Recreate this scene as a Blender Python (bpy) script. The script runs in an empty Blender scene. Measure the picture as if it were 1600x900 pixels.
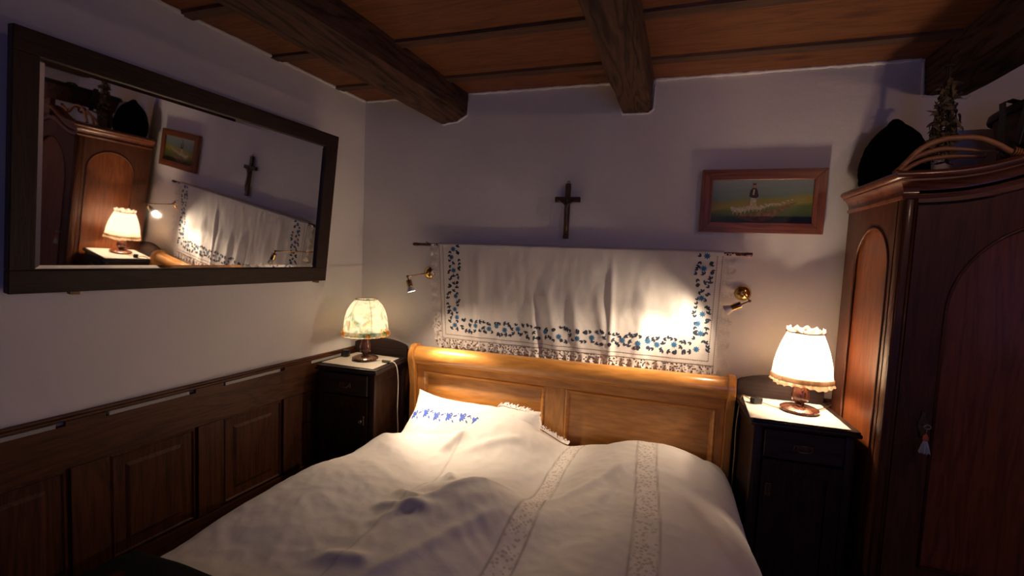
import bpy, bmesh, math, random
from mathutils import Vector, Matrix, noise
PI = math.pi
random.seed(7)
C = bpy.context.scene.collection

# ------------------------------------------------------------------ camera
cam = bpy.data.cameras.new('camera'); cam.sensor_width = 36; cam.lens = 16.0376; cam.clip_start = 0.02
camo = bpy.data.objects.new('camera', cam); C.objects.link(camo)
R = [[0.947867, 0.062875, -0.312402], [0.315755, -0.05309, 0.947354], [0.04298, -0.996608, -0.070175]]
camo.matrix_world = Matrix(((R[0][0], -R[0][1], -R[0][2], 2.071), (R[1][0], -R[1][1], -R[1][2], -2.8),
                            (R[2][0], -R[2][1], -R[2][2], 1.58), (0, 0, 0, 1)))
bpy.context.scene.camera = camo
# ------------------------------------------------------------------ world, exposure, daylight
w = bpy.data.worlds.new('dusk'); bpy.context.scene.world = w; w.use_nodes = True
w.node_tree.nodes['Background'].inputs[0].default_value = (0.16, 0.24, 0.75, 1)
w.node_tree.nodes['Background'].inputs[1].default_value = 1.0
vs = bpy.context.scene.view_settings
vs.view_transform = 'Standard'; vs.look = 'None'; vs.gamma = 1; vs.use_curve_mapping = False; vs.exposure = 0.0

def area(name, loc, target, sx, sy, power, col):
    l = bpy.data.lights.new(name, 'AREA'); l.shape = 'RECTANGLE'; l.size = sx; l.size_y = sy
    l.energy = power; l.color = col
    o = bpy.data.objects.new(name, l); C.objects.link(o); o.location = loc
    o.rotation_euler = (Vector(target) - Vector(loc)).to_track_quat('-Z', 'Y').to_euler(); return o
def point(name, loc, power, col, rad, parent=None):
    l = bpy.data.lights.new(name, 'POINT'); l.energy = power; l.color = col; l.shadow_soft_size = rad
    o = bpy.data.objects.new(name, l); C.objects.link(o); o.location = loc; o.parent = parent; return o
def spot(name, loc, d, power, col, size, blend, rad, parent=None):
    l = bpy.data.lights.new(name, 'SPOT'); l.energy = power; l.color = col; l.shadow_soft_size = rad
    l.spot_size = size; l.spot_blend = blend
    o = bpy.data.objects.new(name, l); C.objects.link(o); o.location = loc
    o.rotation_euler = Vector(d).to_track_quat('-Z', 'Y').to_euler(); o.parent = parent; return o
BLUE = (0.22, 0.31, 1.0)
area('daylight_through_window', (4.63, -3.0, 1.4), (2.5, -2.2, 1.2), 0.8, 0.8, 0.4, BLUE)
area('daylight_through_front_window', (2.9, -4.22, 1.5), (1.5, 0, 2.0), 1.0, 1.0, 4.6, BLUE)
WARM = (1.0, 0.73, 0.50)
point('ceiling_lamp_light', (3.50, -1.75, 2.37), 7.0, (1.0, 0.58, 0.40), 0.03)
LAMP_R, LAMP_L, SPOT_L, SPOT_R = 68.0, 5.5, 56.0, 36.0

# ------------------------------------------------------------------ materials
def newmat(name):
    m = bpy.data.materials.new(name); m.use_nodes = True
    nt = m.node_tree; b = nt.nodes['Principled BSDF']; return m, nt, b
def N(nt, t, **k):
    n = nt.nodes.new(t)
    for a, v in k.items():
        if a in n.inputs: n.inputs[a].default_value = v
        else: setattr(n, a, v)
    return n
def ramp(nt, stops):
    r = nt.nodes.new('ShaderNodeValToRGB'); e = r.color_ramp.elements
    while len(e) < len(stops): e.new(0.5)
    for i, (p, c) in enumerate(stops): e[i].position = p; e[i].color = (c[0], c[1], c[2], 1)
    return r
def coords(nt, scale=(1, 1, 1), rnd=True):
    tc = N(nt, 'ShaderNodeTexCoord'); mp = N(nt, 'ShaderNodeMapping'); mp.inputs['Scale'].default_value = scale
    if rnd:
        oi = N(nt, 'ShaderNodeObjectInfo'); mu = N(nt, 'ShaderNodeMath', operation='MULTIPLY'); mu.inputs[1].default_value = 7.3
        nt.links.new(oi.outputs['Random'], mu.inputs[0])
        ad = N(nt, 'ShaderNodeVectorMath', operation='ADD'); nt.links.new(tc.outputs['Object'], ad.inputs[0])
        nt.links.new(mu.outputs[0], ad.inputs[1]); nt.links.new(ad.outputs[0], mp.inputs['Vector'])
    else: nt.links.new(tc.outputs['Object'], mp.inputs['Vector'])
    return mp.outputs['Vector']
def bump(nt, b, src, strength, dist):
    bp = N(nt, 'ShaderNodeBump'); bp.inputs['Strength'].default_value = strength; bp.inputs['Distance'].default_value = dist
    nt.links.new(src, bp.inputs['Height']); nt.links.new(bp.outputs[0], b.inputs['Normal']); return bp
def mix(nt, fac, a, c, bt='MIX'):
    m = N(nt, 'ShaderNodeMix', data_type='RGBA', blend_type=bt)
    for s, v in ((m.inputs[0], fac), (m.inputs[6], a), (m.inputs[7], c)):
        if hasattr(v, 'is_output'): nt.links.new(v, s)
        elif isinstance(v, tuple): s.default_value = (v[0], v[1], v[2], 1)
        else: s.default_value = v
    return m.outputs[2]
def wood(name, dark, light, axis='z', rough=0.45, ring=7.0, knots=0.5, coat=0.0, bmp=0.25, spec=0.5, rnd=True):
    m, nt, b = newmat(name)
    g = 0.55; a = ring
    sc = {'x': (g, a, a), 'y': (a, g, a), 'z': (a, a, g)}[axis]
    v = coords(nt, sc, rnd)
    n1 = N(nt, 'ShaderNodeTexNoise'); n1.inputs['Scale'].default_value = 1.6; n1.inputs['Detail'].default_value = 3; n1.inputs['Distortion'].default_value = 0.8
    nt.links.new(v, n1.inputs['Vector'])
    # growth rings: noise wrapped into bands
    mu = N(nt, 'ShaderNodeMath', operation='MULTIPLY'); mu.inputs[1].default_value = 7.0; nt.links.new(n1.outputs['Fac'], mu.inputs[0])
    fr = N(nt, 'ShaderNodeMath', operation='PINGPONG'); fr.inputs[1].default_value = 0.5; nt.links.new(mu.outputs[0], fr.inputs[0])
    r1 = ramp(nt, [(0.0, dark), (0.25, tuple(dark[i] * .5 + light[i] * .5 for i in range(3))), (0.7, light), (1.0, light)])
    m2 = N(nt, 'ShaderNodeMath', operation='MULTIPLY'); m2.inputs[1].default_value = 2.0; nt.links.new(fr.outputs[0], m2.inputs[0])
    nt.links.new(m2.outputs[0], r1.inputs[0])
    n2 = N(nt, 'ShaderNodeTexNoise'); n2.inputs['Scale'].default_value = 16; n2.inputs['Detail'].default_value = 4
    nt.links.new(v, n2.inputs['Vector'])
    r2 = ramp(nt, [(0.3, (0.62, 0.6, 0.58)), (0.65, (1, 1, 1))]); nt.links.new(n2.outputs['Fac'], r2.inputs[0])
    col = mix(nt, 0.8, r1.outputs[0], r2.outputs[0], 'MULTIPLY')
    if knots:
        ks = {'x': (1.3, 4, 4), 'y': (4, 1.3, 4), 'z': (4, 4, 1.3)}[axis]
        kv = coords(nt, ks, rnd); vo = N(nt, 'ShaderNodeTexVoronoi'); vo.inputs['Scale'].default_value = 1.0; nt.links.new(kv, vo.inputs['Vector'])
        rk = ramp(nt, [(0.03, (0.25, 0.2, 0.16)), (0.09, (0.6, 0.5, 0.45)), (0.16, (1, 1, 1))]); nt.links.new(vo.outputs['Distance'], rk.inputs[0])
        col = mix(nt, knots, col, rk.outputs[0], 'MULTIPLY')
    nt.links.new(col, b.inputs['Base Color']); b.inputs['Roughness'].default_value = rough
    b.inputs['Coat Weight'].default_value = coat; b.inputs['Coat Roughness'].default_value = 0.12
    b.inputs['Specular IOR Level'].default_value = spec
    bump(nt, b, n2.outputs['Fac'], bmp, 0.002)
    return m
def plain(name, col, rough=0.5, metal=0.0, nscale=0, namt=0.15, bmp=0, coat=0, spec=0.5, sheen=0):
    m, nt, b = newmat(name)
    b.inputs['Base Color'].default_value = (*col, 1); b.inputs['Roughness'].default_value = rough; b.inputs['Metallic'].default_value = metal
    b.inputs['Coat Weight'].default_value = coat; b.inputs['Specular IOR Level'].default_value = spec; b.inputs['Sheen Weight'].default_value = sheen
    if nscale:
        n = N(nt, 'ShaderNodeTexNoise'); n.inputs['Scale'].default_value = nscale; n.inputs['Detail'].default_value = 5
        nt.links.new(coords(nt), n.inputs['Vector'])
        lo = tuple(c * (1 - namt) for c in col); hi = tuple(min(1, c * (1 + namt)) for c in col)
        r = ramp(nt, [(0.3, lo), (0.7, hi)]); nt.links.new(n.outputs['Fac'], r.inputs[0]); nt.links.new(r.outputs[0], b.inputs['Base Color'])
        if bmp: bump(nt, b, n.outputs['Fac'], 0.6, bmp)
    return m
def plaster():
    m, nt, b = newmat('white_plaster')
    v = coords(nt, rnd=False)
    n = N(nt, 'ShaderNodeTexNoise'); n.inputs['Scale'].default_value = 2.5; n.inputs['Detail'].default_value = 4; nt.links.new(v, n.inputs['Vector'])
    n2 = N(nt, 'ShaderNodeTexNoise'); n2.inputs['Scale'].default_value = 30; n2.inputs['Detail'].default_value = 6; n2.inputs['Roughness'].default_value = .65; nt.links.new(v, n2.inputs['Vector'])
    r = ramp(nt, [(0.3, (0.72, 0.69, 0.675)), (0.7, (0.77, 0.745, 0.73))]); nt.links.new(n.outputs['Fac'], r.inputs[0])
    nt.links.new(r.outputs[0], b.inputs['Base Color']); b.inputs['Roughness'].default_value = 0.9
    ad = N(nt, 'ShaderNodeMath', operation='MULTIPLY_ADD'); ad.inputs[1].default_value = 6.0
    nt.links.new(n.outputs['Fac'], ad.inputs[0]); nt.links.new(n2.outputs['Fac'], ad.inputs[2])
    bump(nt, b, ad.outputs[0], 0.35, 0.004)
    return m
def cloth(name, col, rough=0.9, weave=900, transl=0.15, crumple=0.0015, cscale=22):
    m, nt, b = newmat(name)
    v = coords(nt, rnd=False)
    n = N(nt, 'ShaderNodeTexNoise'); n.inputs['Scale'].default_value = cscale; n.inputs['Detail'].default_value = 5; n.inputs['Distortion'].default_value = 0.6
    nt.links.new(v, n.inputs['Vector'])
    b.inputs['Base Color'].default_value = (*col, 1); b.inputs['Roughness'].default_value = rough; b.inputs['Sheen Weight'].default_value = 0.2
    bump(nt, b, n.outputs['Fac'], 0.6, crumple)
    if transl:
        tr = N(nt, 'ShaderNodeBsdfTranslucent'); tr.inputs[0].default_value = (*col, 1)
        mx = N(nt, 'ShaderNodeMixShader'); mx.inputs[0].default_value = transl
        out = nt.nodes['Material Output']
        nt.links.new(b.outputs[0], mx.inputs[1]); nt.links.new(tr.outputs[0], mx.inputs[2]); nt.links.new(mx.outputs[0], out.inputs[0])
    return m
def lace(name, col, scale=55, hole=0.3):
    m, nt, b = newmat(name)
    v = coords(nt, rnd=False)
    vo = N(nt, 'ShaderNodeTexVoronoi'); vo.inputs['Scale'].default_value = scale; nt.links.new(v, vo.inputs['Vector'])
    lt = N(nt, 'ShaderNodeMath', operation='GREATER_THAN'); lt.inputs[1].default_value = hole; nt.links.new(vo.outputs['Distance'], lt.inputs[0])
    b.inputs['Base Color'].default_value = (*col, 1); b.inputs['Roughness'].default_value = 0.9
    nt.links.new(lt.outputs[0], b.inputs['Alpha'])
    return m

M = {}
M['plaster'] = plaster()
M['beam'] = wood('hewn_beam', (0.026, 0.012, 0.007), (0.095, 0.048, 0.030), 'y', 0.75, 5, 0.7, bmp=0.9, spec=.25)
M['plank'] = wood('ceiling_plank', (0.145, 0.050, 0.016), (0.20, 0.073, 0.025), 'x', 0.6, 5, 0.85, spec=.3)
M['batten'] = wood('ceiling_batten', (0.07, 0.036, 0.024), (0.11, 0.058, 0.038), 'x', 0.7, 8, 0.3, spec=.3)
M['pine'] = wood('honey_pine', (0.60, 0.255, 0.060), (0.68, 0.310, 0.078), 'x', 0.28, 3, 0.5, coat=0.3, bmp=0.08)
M['pinev'] = wood('honey_pine_upright', (0.60, 0.255, 0.060), (0.68, 0.310, 0.078), 'z', 0.3, 3, 0.5, coat=0.3, bmp=0.08)
M['wain_h'] = wood('brown_pine_along', (0.058, 0.018, 0.006), (0.105, 0.034, 0.011), 'y', 0.5, 7, 0.7, bmp=0.3, spec=.35)
M['wain_v'] = wood('brown_pine_upright', (0.055, 0.016, 0.005), (0.100, 0.032, 0.010), 'z', 0.5, 7, 0.7, bmp=0.3, spec=.35)
M['wain_x'] = wood('brown_pine_across', (0.058, 0.018, 0.006), (0.105, 0.034, 0.011), 'x', 0.5, 7, 0.7, bmp=0.3, spec=.35)
M['ward'] = wood('wardrobe_wood', (0.060, 0.018, 0.008), (0.095, 0.028, 0.011), 'z', 0.48, 6, 0.6, coat=0.12, bmp=0.1, spec=.3)
M['ward_x'] = wood('wardrobe_wood_across', (0.085, 0.022, 0.010), (0.17, 0.050, 0.020), 'x', 0.32, 6, 0.5, coat=0.35, bmp=0.1)
M['ward_y'] = wood('wardrobe_wood_deep', (0.085, 0.022, 0.010), (0.17, 0.050, 0.020), 'y', 0.32, 6, 0.5, coat=0.35, bmp=0.1)
M['ward_panel'] = wood('wardrobe_panel_wood', (0.13, 0.036, 0.011), (0.20, 0.058, 0.016), 'z', 0.38, 5, 0.7, coat=0.15, bmp=0.1, spec=.3)
M['dark'] = wood('dark_stained_wood', (0.014, 0.006, 0.004), (0.034, 0.014, 0.009), 'z', 0.45, 8, 0.0, bmp=0.15, spec=.25)
M['dark_x'] = wood('dark_stained_wood_along', (0.015, 0.009, 0.008), (0.034, 0.020, 0.018), 'x', 0.45, 8, 0.0, bmp=0.15, spec=.3)
M['mirror_h'] = wood('mirror_frame_along', (0.014, 0.006, 0.005), (0.032, 0.014, 0.010), 'y', 0.5, 9, 0.0, bmp=0.5, spec=.3)
M['mirror_v'] = wood('mirror_frame_upright', (0.014, 0.006, 0.005), (0.032, 0.014, 0.010), 'z', 0.5, 9, 0.0, bmp=0.5, spec=.3)
M['lampwood'] = wood('turned_lamp_wood', (0.05, 0.014, 0.008), (0.12, 0.036, 0.018), 'z', 0.22, 10, 0.0, coat=0.7, bmp=0.05)
M['picframe_h'] = wood('picture_frame_along', (0.13, 0.035, 0.014), (0.24, 0.075, 0.030), 'x', 0.4, 9, 0.3, bmp=0.1)
M['picframe_v'] = wood('picture_frame_upright', (0.13, 0.035, 0.014), (0.24, 0.075, 0.030), 'z', 0.4, 9, 0.3, bmp=0.1)
M['cane'] = wood('peeled_bent_wood', (0.36, 0.14, 0.05), (0.55, 0.27, 0.10), 'x', 0.45, 6, 0.0, bmp=0.1)
M['tub'] = wood('old_tub_wood', (0.06, 0.020, 0.009), (0.16, 0.055, 0.020), 'x', 0.5, 5, 0.4)
M['crossw'] = wood('crucifix_wood', (0.03, 0.014, 0.007), (0.08, 0.042, 0.022), 'z', 0.5, 12, 0.0)
M['floorw'] = wood('floor_wood', (0.05, 0.022, 0.010), (0.12, 0.055, 0.026), 'y', 0.6, 5, 0.4)
M['brass'] = plain('polished_brass', (0.72, 0.50, 0.20), 0.16, 1.0)
M['oldbrass'] = plain('old_brass', (0.16, 0.11, 0.06), 0.4, 1.0, 40, 0.3)
M['steel'] = plain('worn_steel', (0.35, 0.33, 0.30), 0.35, 1.0)
M['black'] = plain('black_plastic', (0.012, 0.013, 0.013), 0.35)
M['greyslot'] = plain('grey_painted_wall_behind_slot', (0.42, 0.40, 0.37), 0.9, 0, 8, .1)
M['hat'] = plain('black_lambswool', (0.004, 0.004, 0.004), 1.0, 0, 90, 0.5, 0.01, spec=.05)
M['leaf'] = plain('dried_leaf', (0.16, 0.12, 0.055), 0.8, 0, 30, .5)
M['stem'] = plain('dried_stem', (0.05, 0.035, 0.018), 0.85)
M['petal'] = plain('dried_white_petal', (0.5, 0.45, 0.38), 0.9)
M['cordw'] = plain('white_cord_plastic', (0.75, 0.70, 0.62), 0.4)
M['cordg'] = plain('yellowed_cord_plastic', (0.45, 0.30, 0.13), 0.35)
M['switch'] = plain('olive_switch_plastic', (0.10, 0.10, 0.06), 0.4)
M['blue'] = plain('blue_embroidery_thread', (0.018, 0.11, 0.25), 0.8)
M['navy'] = plain('navy_embroidery_thread', (0.016, 0.028, 0.055), 0.8)
M['royal'] = plain('royal_blue_thread', (0.05, 0.11, 0.50), 0.8)
M['linen'] = cloth('white_linen', (0.72, 0.69, 0.66), crumple=0.004, cscale=14)
M['pillow'] = cloth('white_pillow_cotton', (0.84, 0.82, 0.79), crumple=0.003, cscale=9)
M['doily'] = cloth('white_table_cloth', (0.62, 0.57, 0.49), crumple=0.0015, cscale=60, transl=0)
M['laceT'] = lace('white_lace', (0.66, 0.61, 0.57), 75, 0.42)
M['laceD'] = lace('cotton_lace_edge', (0.85, 0.82, 0.79), 70, 0.30)
M['sheet'] = cloth('mattress_cotton', (0.6, 0.57, 0.53))
M['tassel'] = plain('pale_blue_tassel_thread', (0.42, 0.45, 0.50), 0.9)
M['tasselcap'] = plain('orange_tassel_thread', (0.45, 0.12, 0.04), 0.9)

def duvetmat():
    m, nt, b = newmat('white_duvet_linen')
    v = coords(nt, rnd=False)
    n = N(nt, 'ShaderNodeTexNoise'); n.inputs['Scale'].default_value = 7; n.inputs['Detail'].default_value = 7; n.inputs['Distortion'].default_value = 0.3
    nt.links.new(v, n.inputs['Vector'])
    at = N(nt, 'ShaderNodeAttribute', attribute_name='band')
    # lace insertion: two openwork strips, netting pattern
    vo = N(nt, 'ShaderNodeTexVoronoi'); vo.inputs['Scale'].default_value = 62; nt.links.new(v, vo.inputs['Vector'])
    r = ramp(nt, [(0.25, (0.52, 0.46, 0.42)), (0.5, (0.78, 0.73, 0.69))]); nt.links.new(vo.outputs['Distance'], r.inputs[0])
    base = (0.75, 0.71, 0.68)
    c = mix(nt, at.outputs['Fac'], base, r.outputs[0])
    at2 = N(nt, 'ShaderNodeAttribute', attribute_name='seam')
    c2 = mix(nt, at2.outputs['Fac'], c, (0.33, 0.28, 0.25))
    nt.links.new(c2, b.inputs['Base Color']); b.inputs['Roughness'].default_value = 0.9; b.inputs['Sheen Weight'].default_value = 0.15
    bump(nt, b, n.outputs['Fac'], 0.6, 0.010)
    return m
M['duvet'] = duvetmat()
def shademat(name, pale, transl, patches=None, scale=9):
    m, nt, b = newmat(name)
    v = coords(nt, rnd=False)
    if patches:
        n = N(nt, 'ShaderNodeTexNoise'); n.inputs['Scale'].default_value = scale; n.inputs['Detail'].default_value = 3; n.inputs['Distortion'].default_value = 1.2
        nt.links.new(v, n.inputs['Vector'])
        r = ramp(nt, patches); nt.links.new(n.outputs['Fac'], r.inputs[0])
        # flowers gather towards the hem
        sp = N(nt, 'ShaderNodeSeparateXYZ'); tc = N(nt, 'ShaderNodeTexCoord'); nt.links.new(tc.outputs['Object'], sp.inputs[0])
        mr = N(nt, 'ShaderNodeMapRange'); mr.inputs['From Min'].default_value = 0.36; mr.inputs['From Max'].default_value = 0.20
        nt.links.new(sp.outputs['Z'], mr.inputs['Value'])
        n3 = N(nt, 'ShaderNodeTexNoise'); n3.inputs['Scale'].default_value = 24; nt.links.new(v, n3.inputs['Vector'])
        r3 = ramp(nt, [(0.30, (0.08, 0.16, 0.07)), (0.42, (0.75, 0.70, 0.35)), (0.5, (0.80, 0.50, 0.16)), (0.6, (0.50, 0.08, 0.05)), (0.7, (0.85, 0.45, 0.08))]); nt.links.new(n3.outputs['Fac'], r3.inputs[0])
        n4 = N(nt, 'ShaderNodeTexNoise'); n4.inputs['Scale'].default_value = 13; nt.links.new(v, n4.inputs['Vector'])
        r4 = ramp(nt, [(0.46, (0, 0, 0)), (0.56, (1, 1, 1))]); nt.links.new(n4.outputs['Fac'], r4.inputs[0])
        mm = N(nt, 'ShaderNodeMath', operation='MULTIPLY'); nt.links.new(mr.outputs[0], mm.inputs[0]); nt.links.new(r4.outputs[0], mm.inputs[1])
        col = mix(nt, mm.outputs[0], r.outputs[0], r3.outputs[0])
    else:
        n = N(nt, 'ShaderNodeTexNoise'); n.inputs['Scale'].default_value = 16; n.inputs['Detail'].default_value = 4; nt.links.new(v, n.inputs['Vector'])
        sp = N(nt, 'ShaderNodeSeparateXYZ'); tc = N(nt, 'ShaderNodeTexCoord'); nt.links.new(tc.outputs['Object'], sp.inputs[0])
        ad = N(nt, 'ShaderNodeMath', operation='MULTIPLY_ADD'); ad.inputs[1].default_value = .10; nt.links.new(n.outputs['Fac'], ad.inputs[0]); nt.links.new(sp.outputs['Z'], ad.inputs[2])
        rr = ramp(nt, [(0.20, (0.30, 0.20, 0.12)), (0.235, (0.60, 0.48, 0.36)), (0.27, pale), (1, pale)]); nt.links.new(ad.outputs[0], rr.inputs[0]); col = rr.outputs[0]
    d = N(nt, 'ShaderNodeBsdfDiffuse'); tr = N(nt, 'ShaderNodeBsdfTranslucent'); mx = N(nt, 'ShaderNodeMixShader'); mx.inputs[0].default_value = transl
    nt.links.new(col, d.inputs[0]); nt.links.new(col, tr.inputs[0])
    nt.links.new(d.outputs[0], mx.inputs[1]); nt.links.new(tr.outputs[0], mx.inputs[2]); nt.links.new(mx.outputs[0], nt.nodes['Material Output'].inputs[0])
    return m
M['shade_floral'] = shademat('floral_shade_fabric', (0.8, 0.8, 0.7), 0.6, [(0.34, (0.18, 0.28, 0.18)), (0.44, (0.46, 0.58, 0.48)), (0.52, (0.80, 0.79, 0.70)), (0.60, (0.80, 0.76, 0.62)), (0.66, (0.36, 0.52, 0.42)), (0.76, (0.70, 0.30, 0.20))])
M['shade_white'] = shademat('cream_pleated_shade_fabric', (0.78, 0.71, 0.62), 0.45)
M['shade_trim'] = shademat('brown_lace_shade_trim', (0.55, 0.42, 0.30), 0.45)
M['ruffle'] = shademat('cream_lace_ruffle', (0.60, 0.52, 0.44), 0.4)
M['wire'] = plain('shade_wire_binding', (0.16, 0.08, 0.05), 0.6)
def emit(name, col, s):
    m, nt, b = newmat(name); b.inputs['Base Color'].default_value = (0, 0, 0, 1)
    b.inputs['Emission Color'].default_value = (*col, 1); b.inputs['Emission Strength'].default_value = s; return m
M['bulb'] = emit('lit_bulb', (1, 0.72, 0.45), 30)
M['spotface'] = emit('lit_reflector_face', (1, 0.85, 0.68), 14)
M['frost'] = plain('frosted_bulb_glass', (0.75, 0.70, 0.66), 0.5)
M['glass'] = plain('mirror_silvering', (0.80, 0.80, 0.80), 0.02, 1.0)
M['winpane'] = None

# ------------------------------------------------------------------ mesh helpers
def obj(name, bm, mat=None, parent=None, smooth=False, loc=None):
    me = bpy.data.meshes.new(name)
    bmesh.ops.recalc_face_normals(bm, faces=bm.faces[:])
    bm.to_mesh(me); bm.free()
    if smooth is True:
        for p in me.polygons: p.use_smooth = True
    elif smooth:
        me.polygons.foreach_set('use_smooth', [True] * len(me.polygons)); me.set_sharp_from_angle(angle=smooth)
    if mat: me.materials.append(mat)
    o = bpy.data.objects.new(name, me); C.objects.link(o); o.parent = parent
    if loc: o.location = loc
    return o
def thing(name, label, cat, loc=(0, 0, 0), rz=0, group=None):
    o = bpy.data.objects.new(name, None); C.objects.link(o); o.empty_display_size = .05
    o.location = loc; o.rotation_euler = (0, 0, rz); o['label'] = label; o['category'] = cat
    if group: o['group'] = group
    return o
def tag(o, label, cat, group=None):
    o['label'] = label; o['category'] = cat
    if group: o['group'] = group
    return o
def struct(o): o['kind'] = 'structure'; return o
def box(bm, a, b, bev=0.0, mat=None, seg=1):
    x0, y0, z0 = a; x1, y1, z1 = b
    vs = [bm.verts.new(v) for v in ((x0, y0, z0), (x1, y0, z0), (x1, y1, z0), (x0, y1, z0), (x0, y0, z1), (x1, y0, z1), (x1, y1, z1), (x0, y1, z1))]
    if mat: 
        for v in vs: v.co = mat @ v.co
    fs = [bm.faces.new([vs[i] for i in f]) for f in ((3, 2, 1, 0), (4, 5, 6, 7), (0, 1, 5, 4), (1, 2, 6, 5), (2, 3, 7, 6), (3, 0, 4, 7))]
    if bev:
        es = list({e for f in fs for e in f.edges})
        bmesh.ops.bevel(bm, geom=es, offset=bev, segments=seg, profile=0.5, affect='EDGES')
def bx(a, b, bev=0.0, seg=1):
    bm = bmesh.new(); box(bm, a, b, bev, None, seg); return bm
def lathe(bm, prof, n=32, M4=None, fr=None):
    rings = []
    for i, (r, z) in enumerate(prof):
        ring = []
        for k in range(n):
            a = 2 * PI * k / n; rr = r * (fr(a, i) if fr else 1)
            p = Vector((rr * math.cos(a), rr * math.sin(a), z))
            ring.append(bm.verts.new(M4 @ p if M4 else p))
        rings.append(ring)
    for A, B in zip(rings, rings[1:]):
        for k in range(n): bm.faces.new((A[k], A[(k + 1) % n], B[(k + 1) % n], B[k]))
    return rings
def cap(bm, ring): bm.faces.new(ring)
def solid_lathe(bm, prof, n=32, M4=None):
    r = lathe(bm, prof, n, M4); cap(bm, r[0]); cap(bm, r[-1])
def tube(bm, pts, rad, n=8, closed=False):
    pts = [Vector(p) for p in pts]; rings = []; up = None
    for i, p in enumerate(pts):
        a = pts[max(i - 1, 0)]; b = pts[min(i + 1, len(pts) - 1)]; t = (b - a).normalized()
        if up is None:
            up = t.orthogonal().normalized()
        else:
            up = (up - t * up.dot(t)); up = up.normalized() if up.length > 1e-6 else t.orthogonal().normalized()
        s = t.cross(up); r = rad[i] if isinstance(rad, (list, tuple)) else rad
        rings.append([bm.verts.new(p + (up * math.cos(2 * PI * k / n) + s * math.sin(2 * PI * k / n)) * r) for k in range(n)])
    for A, B in zip(rings, rings[1:]):
        for k in range(n): bm.faces.new((A[k], A[(k + 1) % n], B[(k + 1) % n], B[k]))
    bm.faces.new(rings[0]); bm.faces.new(rings[-1])
def smooth_path(pts, k=6):
    pts = [Vector(p) for p in pts]; out = []
    P = [pts[0]] + pts + [pts[-1]]
    for i in range(1, len(P) - 2):
        a, b, c, d = P[i - 1], P[i], P[i + 1], P[i + 2]
        for j in range(k):
            t = j / k
            out.append(0.5 * ((2 * b) + (c - a) * t + (2 * a - 5 * b + 4 * c - d) * t * t + (3 * b - a - 3 * c + d) * t ** 3))
    out.append(pts[-1]); return out
def prism(bm, poly, f, d0, d1):
    """poly of 2D points; f(u,v,d)->3D"""
    A = [bm.verts.new(f(u, v, d0)) for u, v in poly]; B = [bm.verts.new(f(u, v, d1)) for u, v in poly]
    bm.faces.new(A); bm.faces.new(B)
    n = len(poly)
    for i in range(n): bm.faces.new((A[i], A[(i + 1) % n], B[(i + 1) % n], B[i]))
def plate_hole(bm, outer, hole, f, d0, d1):
    for d in (d0, d1):
        A = [bm.verts.new(f(u, v, d)) for u, v in outer]; H = [bm.verts.new(f(u, v, d)) for u, v in hole]
        es = [bm.edges.new((L[i], L[(i + 1) % len(L)])) for L in (A, H) for i in range(len(L))]
        bmesh.ops.triangle_fill(bm, edges=es, use_beauty=True)
        if d == d0: A0, H0 = A, H
    for L0, L1 in ((A0, A), (H0, H)):
        for i in range(len(L0)): bm.faces.new((L0[i], L0[(i + 1) % len(L0)], L1[(i + 1) % len(L0)], L1[i]))
def grid(bm, nu, nv, f):
    V = [[bm.verts.new(f(i / nu, j / nv)) for i in range(nu + 1)] for j in range(nv + 1)]
    for j in range(nv):
        for i in range(nu): bm.faces.new((V[j][i], V[j][i + 1], V[j + 1][i + 1], V[j + 1][i]))
    return V
def arch(x0, x1, z0, zs, rise, n=24):
    cx = (x0 + x1) / 2; r = (x1 - x0) / 2
    return [(x0, z0), (x1, z0)] + [(cx + r * math.cos(PI * k / n), zs + rise * math.sin(PI * k / n)) for k in range(n + 1)]
def sstep(a, b, x):
    t = max(0, min(1, (x - a) / (b - a))); return t * t * (3 - 2 * t)
def gs(x, m, s): return math.exp(-((x - m) / s) ** 2)
def nz(x, y, z=0): return noise.noise(Vector((x, y, z)))

YAW = 0.0707
ZC = 2.626
def lw(u, off, z):      # point on the left wall: u = distance along it (negative towards the viewer), off = distance into the room
    return Vector((math.sin(YAW) * u + math.cos(YAW) * off, math.cos(YAW) * u - math.sin(YAW) * off, z))

# ================================================================== SETTING
o = struct(obj('floor', bx((-0.6, -4.35, -0.05), (4.8, 0.1, 0)), M['floorw']))
def wavy_wall(name, f, nu, nv, thick):
    bm = bmesh.new()
    def g(u, v):
        p = f(u, v, 0); d = 0.006 * nz(p.x * 1.3 + p.y * 1.1, p.z * 1.5, 3) + 0.002 * nz(p.x * 6 + p.y * 5, p.z * 6, 9)
        return f(u, v, d)
    grid(bm, nu, nv, g)
    V = grid(bm, 1, 1, lambda u, v: f(u, v, -thick))
    return struct(obj(name, bm, M['plaster'], None, True))
wavy_wall('wall_back', lambda u, v, d: Vector((-0.1 + 4.9 * u, -d + 0.006, ZC * v + 0.02 * v)), 120, 70, 0.1)
wavy_wall('wall_left', lambda u, v, d: lw(0.05 - 4.45 * u, d - 0.006, ZC * v + 0.02 * v), 110, 70, 0.1)
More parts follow.
